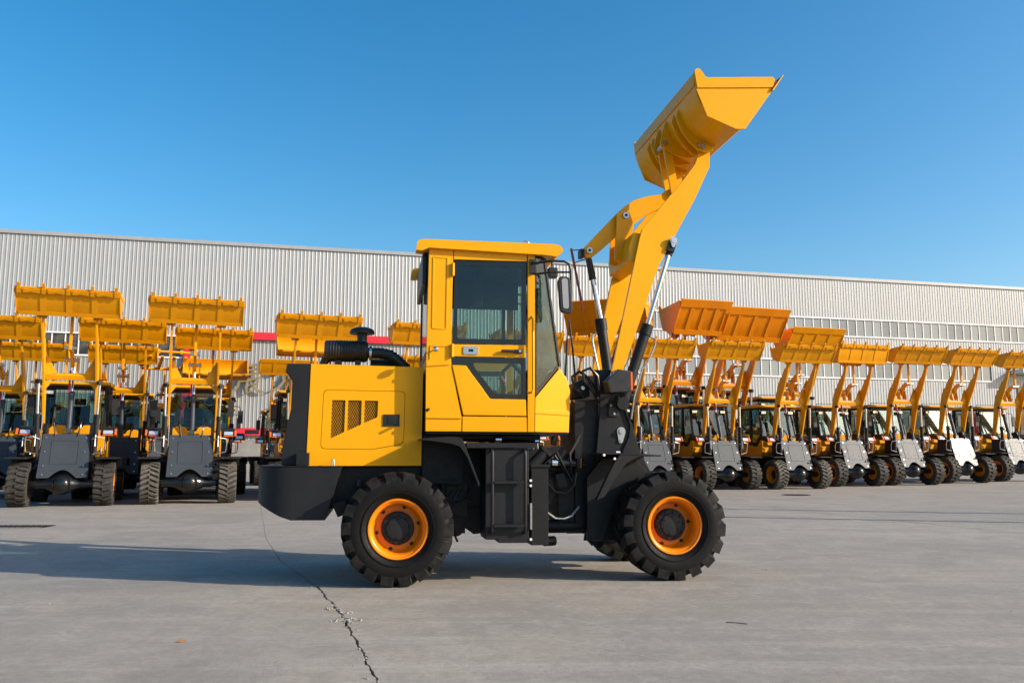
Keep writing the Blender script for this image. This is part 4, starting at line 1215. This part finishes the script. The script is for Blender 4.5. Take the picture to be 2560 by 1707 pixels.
def fleet_loader(px, Y, alpha, label, lift=0.0, tilt=0.0, tyre='zig', hw=1.11, teeth=True, bsc=(.93, 1, .93), bucket=True, scale=1.0, mat='yellow_fleet', tmat='rubber_dusty', fan=False, forks=False, X=None, bdrop=None):
    x = (px - 1280) / 2120 * (Y * .9912 - .164) if X is None else X
    L = empty('wheel_loader', (x, Y, 0), R(alpha - 90), label, 'wheel loader', 'yellow wheel loaders parked in rows')
    L.scale = (scale,) * 3
    tm, tl = (FT, FTl) if tyre == 'zig' else (FB, FBl)
    for ax in (0, -2.65):
        for s in (-1, 1):
            w = link('tyre', tm, 'rubber_dusty', L, loc=(ax, s * .93, .53), rot=(0, 0, 0) if s < 0 else (0, 0, math.pi))
            tr = link('tread', tl if tmat == 'rubber_dusty' else cached(('pale', tyre), lambda: tl.copy()), None if False else tmat, w)
            if tmat != 'rubber_dusty':
                tr.data.materials.clear(); tr.data.materials.append(MATS[tmat])
            link('rim', FR, 'orange_rim', w)
            link('hub', FH, 'charcoal', w)
    for ax in (0, -2.65):
        mk('axle', lambda: MB().lathe([(.09, -.80), (.10, -.40), (.17, -.24), (.23, -.13), (.25, 0), (.23, .13), (.17, .24), (.10, .40), (.09, .80)], (0, 0, 0), 24).lathe([(.22, 0), (.215, .06), (.18, .13), (.10, .18), (0, .195)], (.10, 0, 0), 20, 'x'), 'black_gloss', L, loc=(ax + .08, 0, .53), smooth=60)
    # front tower
    mk('front_frame', lambda: MB().prism([(-.75, 1.0), (-.75, .5), (-.1, .42), (.05, .52), (.14, .72), (-.16, 1.62), (-.24, 1.68), (-.40, 2.02), (-.66, 2.02)], -.56, -.48).prism([(-.75, 1.0), (-.75, .5), (-.1, .42), (.05, .52), (.14, .72), (-.16, 1.62), (-.24, 1.68), (-.40, 2.02), (-.66, 2.02)], .48, .56).box(-.7, -.15, -.46, .46, .55, 1.60), 'charcoal_deep', L, bev=.01)
    def panel_m():
        m = MB()
        # plate drawn flat (across, along the slope) then leaned back
        n = 14
        arch = [(.30 - .60 * i / n, .0 + .20 * math.sin(math.pi * i / n)) for i in range(n + 1)]
        pts = [(-.52, 1.12), (-.56, 0.0)] + [(-a, b) for a, b in arch] + [(.56, 0.0), (.52, 1.12)]
        m.prism(pts, 0, .02, 'xy')
        # raised embossed frame
        for (a0, b0, a1, b1) in ((-.30, .34, .30, .36), (-.30, .94, .30, .96), (-.31, .35, -.29, .95), (.29, .35, .31, .95)):
            m.box(a0, a1, b0, b1, .02, .030)
        base, top = Vector((.20, 0, .68)), Vector((-.13, 0, 1.73))
        d = (top - base).normalized()
        nn = Vector((d.z, 0, -d.x))
        m.v = [tuple(base + Vector((0, v[0], 0)) + d * v[1] + nn * v[2]) for v in m.v]
        return m
    fp_ = mk('front_panel', panel_m, 'panel_grey', L, bev=.004)
    def bolts():
        m = MB()
        base, top = Vector((.20, 0, .68)), Vector((-.13, 0, 1.73))
        d = (top - base).normalized()
        nn = Vector((d.z, 0, -d.x))
        for a in (-.44, .44):
            for b in (.08, .30, .66, 1.02):
                c = base + Vector((0, a, 0)) + d * b + nn * .022
                m.cyl(c, c + nn * .012, .018, 8)
        return m
    mk('panel_bolts', bolts, 'steel', fp_)
    for s in (-1, 1):
        mk('front_fender', lambda: MB().prism(sweep([(-.62, .95), (-.52, 1.14), (.10, 1.17), (.42, 1.15)], .03), s * .74, s * 1.24).box(-.45, -.35, s * .56, s * .80, 1.05, 1.12), 'charcoal_deep', L, key=s, bev=.006)
        mk('rear_fender', lambda: MB().prism(sweep([(-3.25, .95), (-3.05, 1.16), (-2.3, 1.16), (-2.02, .85)], .03), s * .74, s * 1.24), 'charcoal_deep', L, key=s, bev=.006)
        hl = mk('headlight', lambda: MB().prism([(-.62, 1.78), (-.22, 1.70), (-.10, 1.78), (-.30, 1.92), (-.60, 1.95)], s * .74, s * 1.10), 'black_plastic', L, key=s, bev=.03)
        mk('lamp_lens', lambda: MB().obox((-.135, s * .92, 1.80), ((-.45, 0, .89), (0, 1, 0), (.89, 0, .45)), (.10, .22, .03)), 'lamp_lens', hl, key=s, bev=.006)
        mk('indicator', lambda: MB().obox((-.15, s * 1.095, 1.80), ((-.45, 0, .89), (0, 1, 0), (.89, 0, .45)), (.17, .05, .05)).obox((-.11, s * .92, 1.725), ((-.45, 0, .89), (0, 1, 0), (.89, 0, .45)), (.022, .26, .04)), 'lamp_amber', hl, key=s, bev=.006)
        mk('lamp_rail', lambda: MB().tube([(.0, s * .58, 1.62), (.10, s * .70, 1.68), (.06, s * .86, 1.66), (.02, s * .88, 1.52), (.0, s * .86, 1.32), (.02, s * .62, 1.26)], .016, 8).tube([(-.45, s * .62, 1.9), (-.2, s * .66, 1.80), (.05, s * .66, 1.72), (.08, s * .66, 1.45)], .014, 8), 'steel', L, key=s)
        mk('hydraulic_hose', lambda: MB().tube([(-.40, s * .30, 1.95), (-.25, s * .34, 2.16), (-.12, s * .30, 2.02), (-.1, s * .25, 1.7)], .02, 8).tube([(-.50, s * .60, 1.2), (-.75, s * .72, 1.05), (-1.0, s * .70, 1.25), (-1.05, s * .68, 1.5)], .022, 8).tube([(-.40, s * .62, 1.0), (-.70, s * .80, .85), (-1.0, s * .76, 1.0)], .022, 8), 'black_gloss', L, key=s)
    # cowl in front of the windscreen
    mk('cowl', lambda: MB().prism(rounded([(-.60, 1.60), (.60, 1.60), (.58, 1.86), (.42, 2.0), (.16, 1.99), (.10, 1.86), (-.10, 1.86), (-.16, 1.99), (-.42, 2.0), (-.58, 1.86)], .06, 3), -1.18, -.92, 'yz'), mat, L, bev=.03)
    # cab
    mk('cab_body', lambda: MB().prism([(-1.02, 1.92), (-1.02, 1.35), (-1.15, 1.18), (-2.55, 1.18), (-2.55, 2.05), (-2.15, 2.02), (-1.62, 1.55), (-1.35, 1.55)], -.76, .76), mat, L, bev=.02)
    mk('cab_base', lambda: MB().box(-2.5, -1.1, -.80, .80, .80, 1.16).box(-2.6, -.8, -.35, .35, .60, 1.2).box(-2.0, -1.2, -.95, .95, .55, .98), 'charcoal_deep', L, bev=.02)
    def frame_m():
        m = MB()
        for s in (-1, 1):
            for (a, b, w) in (((-1.0, 1.90), (-1.24, 3.02), .07), ((-1.78, 1.60), (-1.78, 3.02), .10), ((-2.52, 2.0), (-2.48, 3.02), .12)):
                m.bar((a[0], s * .74, a[1]), (b[0], s * .70, b[1]), w, w * .8, up=(0, 1, 0))
            m.bar((-1.24, s * .70, 3.0), (-2.48, s * .70, 3.0), .08, .09)
            m.prism([(-1.04, 1.93), (-1.35, 1.56), (-1.62, 1.56), (-1.76, 1.70), (-1.76, 1.90), (-1.60, 1.72), (-1.40, 1.72), (-1.12, 2.04)], s * .745, s * .765)
        m.bar((-1.0, -.72, 1.93), (-1.0, .72, 1.93), .05, .06)
        m.bar((-1.24, -.70, 2.98), (-1.24, .70, 2.98), .05, .12)
        return m
    mk('cab_frame', frame_m, 'charcoal_deep', L, bev=.008)
    mk('windscreen', lambda: MB().add([(-1.00, -.69, 1.95), (-1.00, .69, 1.95), (-1.235, .66, 2.93), (-1.235, -.66, 2.93), (-1.006, -.69, 1.95), (-1.006, .69, 1.95), (-1.241, .66, 2.93), (-1.241, -.66, 2.93)], [(0, 1, 2, 3), (4, 7, 6, 5), (0, 4, 5, 1), (2, 6, 7, 3), (0, 3, 7, 4), (1, 5, 6, 2)]), 'cab_glass', L, smooth=0)
    for s in (-1, 1):
        mk('side_window', lambda: MB().prism([(-1.06, 2.0), (-1.40, 1.74), (-1.58, 1.74), (-1.73, 1.92), (-1.73, 2.95), (-1.26, 2.95)], s * .708, s * .712), 'cab_glass', L, key=('a', s), smooth=0)
        mk('side_window', lambda: MB().prism([(-1.83, 2.04), (-2.46, 2.06), (-2.43, 2.95), (-1.83, 2.95)], s * .708, s * .712), 'cab_glass', L, key=('b', s), smooth=0)
        ma_ = mk('mirror', lambda: MB().tube([(-1.2, s * .72, 2.86), (-1.02, s * .95, 2.84), (-.98, s * .98, 2.70)], .014, 8).box(-1.0, -.95, s * .90, s * 1.06, 2.28, 2.70), 'black_plastic', L, key=s, bev=.012)
        lp = mk('work_lamp', lambda: MB().box(-1.16, -1.08, s * .60 - .11, s * .60 + .11, 2.78, 2.90), 'black_plastic', L, key=s, bev=.012)
        mk('lamp_lens', lambda: MB().box(-1.079, -1.074, s * .60 - .095, s * .60 - .035, 2.80, 2.88).box(-1.079, -1.074, s * .60 - .03, s * .60 + .03, 2.80, 2.88).box(-1.079, -1.074, s * .60 + .035, s * .60 + .095, 2.80, 2.88), 'lamp_lens', lp, key=('w', s))
    mk('rear_window', lambda: MB().box(-2.50, -2.495, -.65, .65, 2.05, 2.93), 'cab_glass', L, smooth=0)
    mk('roof', lambda: MB().prism([(-1.02, 3.06), (-1.10, 3.13), (-2.60, 3.14), (-2.68, 3.06), (-2.60, 3.025), (-1.15, 3.025)], -.84, .84), mat, L, bev=.02)
    mk('roof_rack', lambda: MB().tube([(-1.2, -.7, 3.14), (-1.2, -.7, 3.20), (-1.2, .7, 3.20), (-1.2, .7, 3.14)], .012, 6).tube([(-2.4, -.7, 3.14), (-2.4, -.7, 3.20), (-2.4, .7, 3.20), (-2.4, .7, 3.14)], .012, 6), 'charcoal', L)
    mk('seat', lambda: MB().box(-2.15, -1.72, -.25, .25, 1.75, 1.92).box(-2.28, -2.14, -.25, .25, 1.88, 2.55).box(-2.27, -2.17, -.14, .14, 2.58, 2.75), 'seat_fabric', L, bev=.03)
    mk('steering_wheel', lambda: MB().cyl((-1.25, 0, 1.6), (-1.42, 0, 2.12), .035).lathe([(.20, 0), (.215, .015), (.20, .03), (.185, .015), (.20, 0)], (-1.43, 0, 2.12), 24, 'z', False), 'black_plastic', L)
    if fan:
        fn = mk('cab_fan', lambda: MB().lathe([(.13, 0), (.14, .012), (.13, .024), (.12, .012), (.13, 0)], (-1.32, .42, 2.72), 24, 'x', False).box(-1.36, -1.33, .40, .44, 2.70, 2.95), 'decal_white', L)
        mk('fan_blade', lambda: MB().lathe([(.0, .005), (.10, .008), (.10, .016), (0, .02)], (-1.32, .42, 2.72), 20, 'x'), 'fan_blue', fn)
    # rear hood and counterweight
    mk('engine_hood', lambda: MB().prism([(-2.60, 1.15), (-3.95, 1.15), (-3.98, 1.95), (-3.85, 2.08), (-2.60, 2.12)], -.62, .62), mat, L, bev=.03)
    mk('counterweight', lambda: MB().prism([(-3.2, 1.13), (-4.15, 1.13), (-4.12, .70), (-3.95, .58), (-3.4, .58)], -.78, .78), 'charcoal', L, bev=.03)
    mk('rear_frame', lambda: MB().box(-3.6, -2.0, -.42, .42, .60, 1.12), 'charcoal_deep', L)
    # arms, lifted by rotating about the tower pivot
    A = Matrix.Translation(PIV) @ Matrix.Rotation(-lift, 4, 'Y') @ Matrix.Translation(-PIV)
    def onarm(o):
        o.matrix_local = A
        return o
    for s in (-1, 1):
        onarm(mk('lift_arm', lambda: MB().prism(ARMF, s * .565, s * .615), mat, L, key=s, bev=.004))
        gs = onarm(mk('arm_gusset', lambda: MB().add([(-.10, s * .562, 3.70), (-.10, s * .562, 3.18), (-.10, s * .30, 3.22), (-.04, s * .562, 3.72), (-.02, s * .562, 3.18), (-.02, s * .30, 3.22)], [(0, 1, 2), (3, 5, 4), (0, 3, 4, 1), (1, 4, 5, 2), (2, 5, 3, 0)]).add([(-.14, s * .562, 2.82), (-.14, s * .562, 3.05), (-.14, s * .40, 3.05), (-.09, s * .562, 2.84), (-.10, s * .562, 3.05), (-.10, s * .40, 3.05)], [(0, 1, 2), (3, 5, 4), (0, 3, 4, 1), (1, 4, 5, 2), (2, 5, 3, 0)]), mat, L, key=s))
        onarm(mk('rocker_bracket', lambda: MB().prism([(-.24, 3.30), (-.02, 3.24), (-.08, 3.66), (-.20, 3.70)], s * .11, s * .14), mat, L, key=s))
    onarm(mk('arm_cross_box', lambda: MB().prism([(-.26, 3.11), (-.08, 3.07), (-.03, 3.18), (-.05, 3.23), (-.21, 3.26)], -.563, .563), mat, L, bev=.008))
    onarm(mk('rocker', lambda: MB().prism(RKF, -.035, .035), mat, L, bev=.008))
    onarm(mk('rocker_pin', lambda: MB().cyl((-.12, -.17, 3.58), (-.12, .17, 3.58), .045, 12), 'steel', L, key='mid'))
    onarm(mk('rocker_pin', lambda: MB().cyl((.345, -.13, 3.82), (.345, .13, 3.82), .045, 12), 'steel', L, key='front'))
    pin = A @ PIN
    B = None
    if bucket or forks:
        if bucket:
            B = fleet_bucket(L, hw, teeth, mat)
        else:
            B = mk('fork_frame', lambda: MB().tube([(.15, -.9, .75), (.15, .9, .75)], .045, 10).tube([(.1, -.9, .05), (.1, .9, .05)], .05, 10).box(.0, .12, -.9, -.82, .05, .75).box(.0, .12, .82, .9, .05, .75), mat, L)
            for y in (-.7, -.3, .1, .5):
                mk('fork_tine', lambda: MB().box(.05, .22, -.06, .06, .0, .16).box(.05, .14, -.05, .05, .68, .84).prism([(.16, .0), (.24, .0), (1.25, .42), (1.25, .46), (.2, .10)], -.05, .05), mat, B, loc=(0, y, 0))
        B.location = pin
        B.rotation_euler = (0, -tilt, 0)
        B.scale = bsc
        lkp = Matrix.Translation(pin) @ Matrix.Rotation(-tilt, 4, 'Y') @ Vector((-.302 * bsc[0], 0, .158 * bsc[2]))
        rkp = A @ Vector((.345, 0, 3.82))
        lk = mk('bucket_link', lambda: MB().box(-.032, .032, -.032, .032, -.02, 1.02), mat, L, bev=.006)
        aim(lk, rkp, lkp, 1.0)
    # cylinders
    tp = A @ Vector((-.57, 0, 3.52))
    lo = Vector((-.30, 0, 1.82))
    t = mk('tilt_cylinder', lambda: MB().cyl((0, 0, 0), (0, 0, .98), .062, 16).cyl((0, 0, .92), (0, 0, 1.02), .072, 16).cyl((0, -.08, 0), (0, .08, 0), .07, 12), 'panel_grey', L)
    aim(t, lo, tp)
    ln = (tp - lo).length
    rd = mk('piston_rod', lambda: MB().cyl((0, 0, 1.0), (0, 0, 1.75), .035, 14), 'chrome', t)
    mk('safety_prop', lambda: MB().box(.045, .085, .045, .085, .98, 1.55), 'red', t)
    for s in (-1, 1):
        tp = A @ Vector((.055, s * .68, 3.05))
        lo = Vector((-.05, s * .64, 1.28))
        lc = mk('lift_cylinder', lambda: MB().cyl((0, 0, 0), (0, 0, .92), .058, 16).cyl((0, 0, .86), (0, 0, .96), .068, 16), 'charcoal', L)
        aim(lc, lo, tp)
        mk('piston_rod', lambda: MB().cyl((0, 0, .94), (0, 0, 1.72), .033, 14), 'steel', lc, key='lift')
        mk('rod_end', lambda: MB().cyl((0, -.06, 1.75), (0, .06, 1.75), .06, 12), 'charcoal', lc)
        mk('oil_pipe', lambda: MB().tube([(.03, .05, .98), (.09, .06, .92), (.08, .05, .2), (.02, .04, .05)], .012, 6), 'steel', lc)
    return L

# front row, from the left
fleet_loader(153, 21.0, 20, 'far-left front-row loader with blocky dusty tyres and a fan behind its windscreen', lift=.03, tyre='block', fan=True)
fleet_loader(470, 22.2, 20, 'left-hand loader with zigzag tyre tread, second in the front row from the left', lift=.02, tyre='zig', fan=True, tmat='rubber_pale')
fleet_loader(772, 24.2, 20, 'loader whose raised bucket shows above the black air cleaner of the foreground machine', lift=-.09)
fleet_loader(1048, 26.4, 20, 'loader mostly hidden behind the cab, its bucket showing left of the cab roof post', lift=.02, tyre='block')
fleet_loader(1295, 27.8, 19, 'loader seen through the foreground cab windows, bucket just right of the windscreen', lift=-.01)
fleet_loader(1478, 29.2, 18, 'loader behind the lift arms of the foreground machine', lift=.0)
fleet_loader(1644, 30.2, 18, 'front-row loader just right of the foreground lift arms, its grey panel behind the front mudguard', lift=.09)
fleet_loader(1818, 30.9, 18.5, 'second front-row loader right of the foreground lift arms, blocky dark tyres', lift=.10, tyre='block')
fleet_loader(1995, 31.6, 18, 'right-hand loader with pale zigzag tyres', lift=.05, tmat='rubber_pale')
fleet_loader(2140, 34.2, 18, 'loader with its bucket tipped further back than its neighbours', lift=.07, tilt=.28, tyre='block', scale=1.04)
fleet_loader(2280, 35.6, 16.8, 'third loader from the right edge among the smaller parked machines', lift=.08, tyre='block', scale=1.08)
fleet_loader(2413, 38.2, 20.5, 'second loader from the right edge, sun glinting on its front panel', lift=.09, tyre='block', scale=1.12)
fleet_loader(2548, 40.8, 16.5, 'loader cut by the right edge of the picture, under the white canopy', lift=.09, tyre='block', scale=1.15)
# second row at the left
fleet_loader(-20, 24.4, 20, 'second-row loader cut off by the left edge of the picture', lift=-.05, tyre='block')
fleet_loader(290, 25.0, 22, 'second-row loader standing in the gap between the two leftmost front-row machines', lift=-.08)
fleet_loader(516, 27.2, 21, 'second-row loader hidden behind the zigzag-tyred machine, its bucket lower right of that one', lift=-.02)
fleet_loader(762, 27.6, 21, 'second-row loader whose bucket is tipped forward showing its bright inside, left of the air cleaner', lift=-.04, tilt=-.80)
# third row
fleet_loader(70, 31.0, 20, 'third-row loader at the far left with only its bucket and arms in view', lift=.07)
fleet_loader(295, 31.2, 20, 'third-row loader with its bucket tucked under that of the gap machine', lift=-.02)
fleet_loader(525, 33.0, 20, 'third-row loader with its bucket lowered and tipped open behind the zigzag-tyred machine', lift=-.22, tilt=-.75)
fleet_loader(705, 35.5, 20, 'third-row loader left of the dark rear cover of the foreground machine', lift=-.05, teeth=False)
fleet_loader(985, 34.5, 20, 'third-row loader with its bucket just below the red bar, right of the air cleaner', lift=.0)
fleet_loader(390, 32.5, 30, 'loader carrying a yellow pallet fork instead of a bucket', lift=-.12, bucket=False, forks=True)
# larger machines behind the right-hand row, straight cutting edges
BIG = dict(teeth=False, mat='yellow_orange', bsc=(1.5, 1, 1.5))
fleet_loader(1540, 35.0, -20, 'larger loader behind the foreground lift arms, orange bucket turned the other way', lift=.10, hw=1.25, scale=1.32, **BIG)
fleet_loader(1718, 36.0, 18, 'larger back-row loader with a plain-edged orange bucket, nearest the foreground arms', lift=.06, hw=.85, scale=1.35, **BIG)
fleet_loader(1840, 37.0, 18, 'larger back-row loader with a plain-edged bucket, middle of the three higher buckets', lift=.02, hw=1.15, scale=1.33, **BIG)
fleet_loader(1998, 38.2, 18, 'larger back-row loader whose plain bucket edge is the lowest of the three higher ones', lift=.0, hw=1.05, scale=1.25, teeth=False, bsc=(1.3, 1, 1.3))

# ------------------------------------------------------------------ posts added out of view at right to cast thin shadow streaks
def shadow_caster(x, y, h, label):
    t = empty('shadow_caster', (x, y, 0), R(100), label, 'shadow caster', 'added shadow casters beyond the right edge')
    part('pole', MB().cyl((0, 0, 0), (0, 0, h), .13, 14, .10), 'steel', t)
    part('base_plate', MB().box(-.2, .2, -.2, .2, .002, .03), 'steel', t, bev=.005)
    part('bracket_arm', MB().tube([(0, 0, h - .1), (.3, 0, h + .15), (1.1, 0, h + .25)], .06, 8), 'steel', t)
    part('caster_head', MB().box(.95, 1.55, -.13, .13, h + .20, h + .30), 'charcoal', t, bev=.02)
shadow_caster(18.0, 16.4, 6.0, 'slim steel shadow-casting post added beyond the right edge, the farther of two')
shadow_caster(17.2, 13.9, 6.0, 'slim steel shadow-casting post added beyond the right edge, the nearer of two')
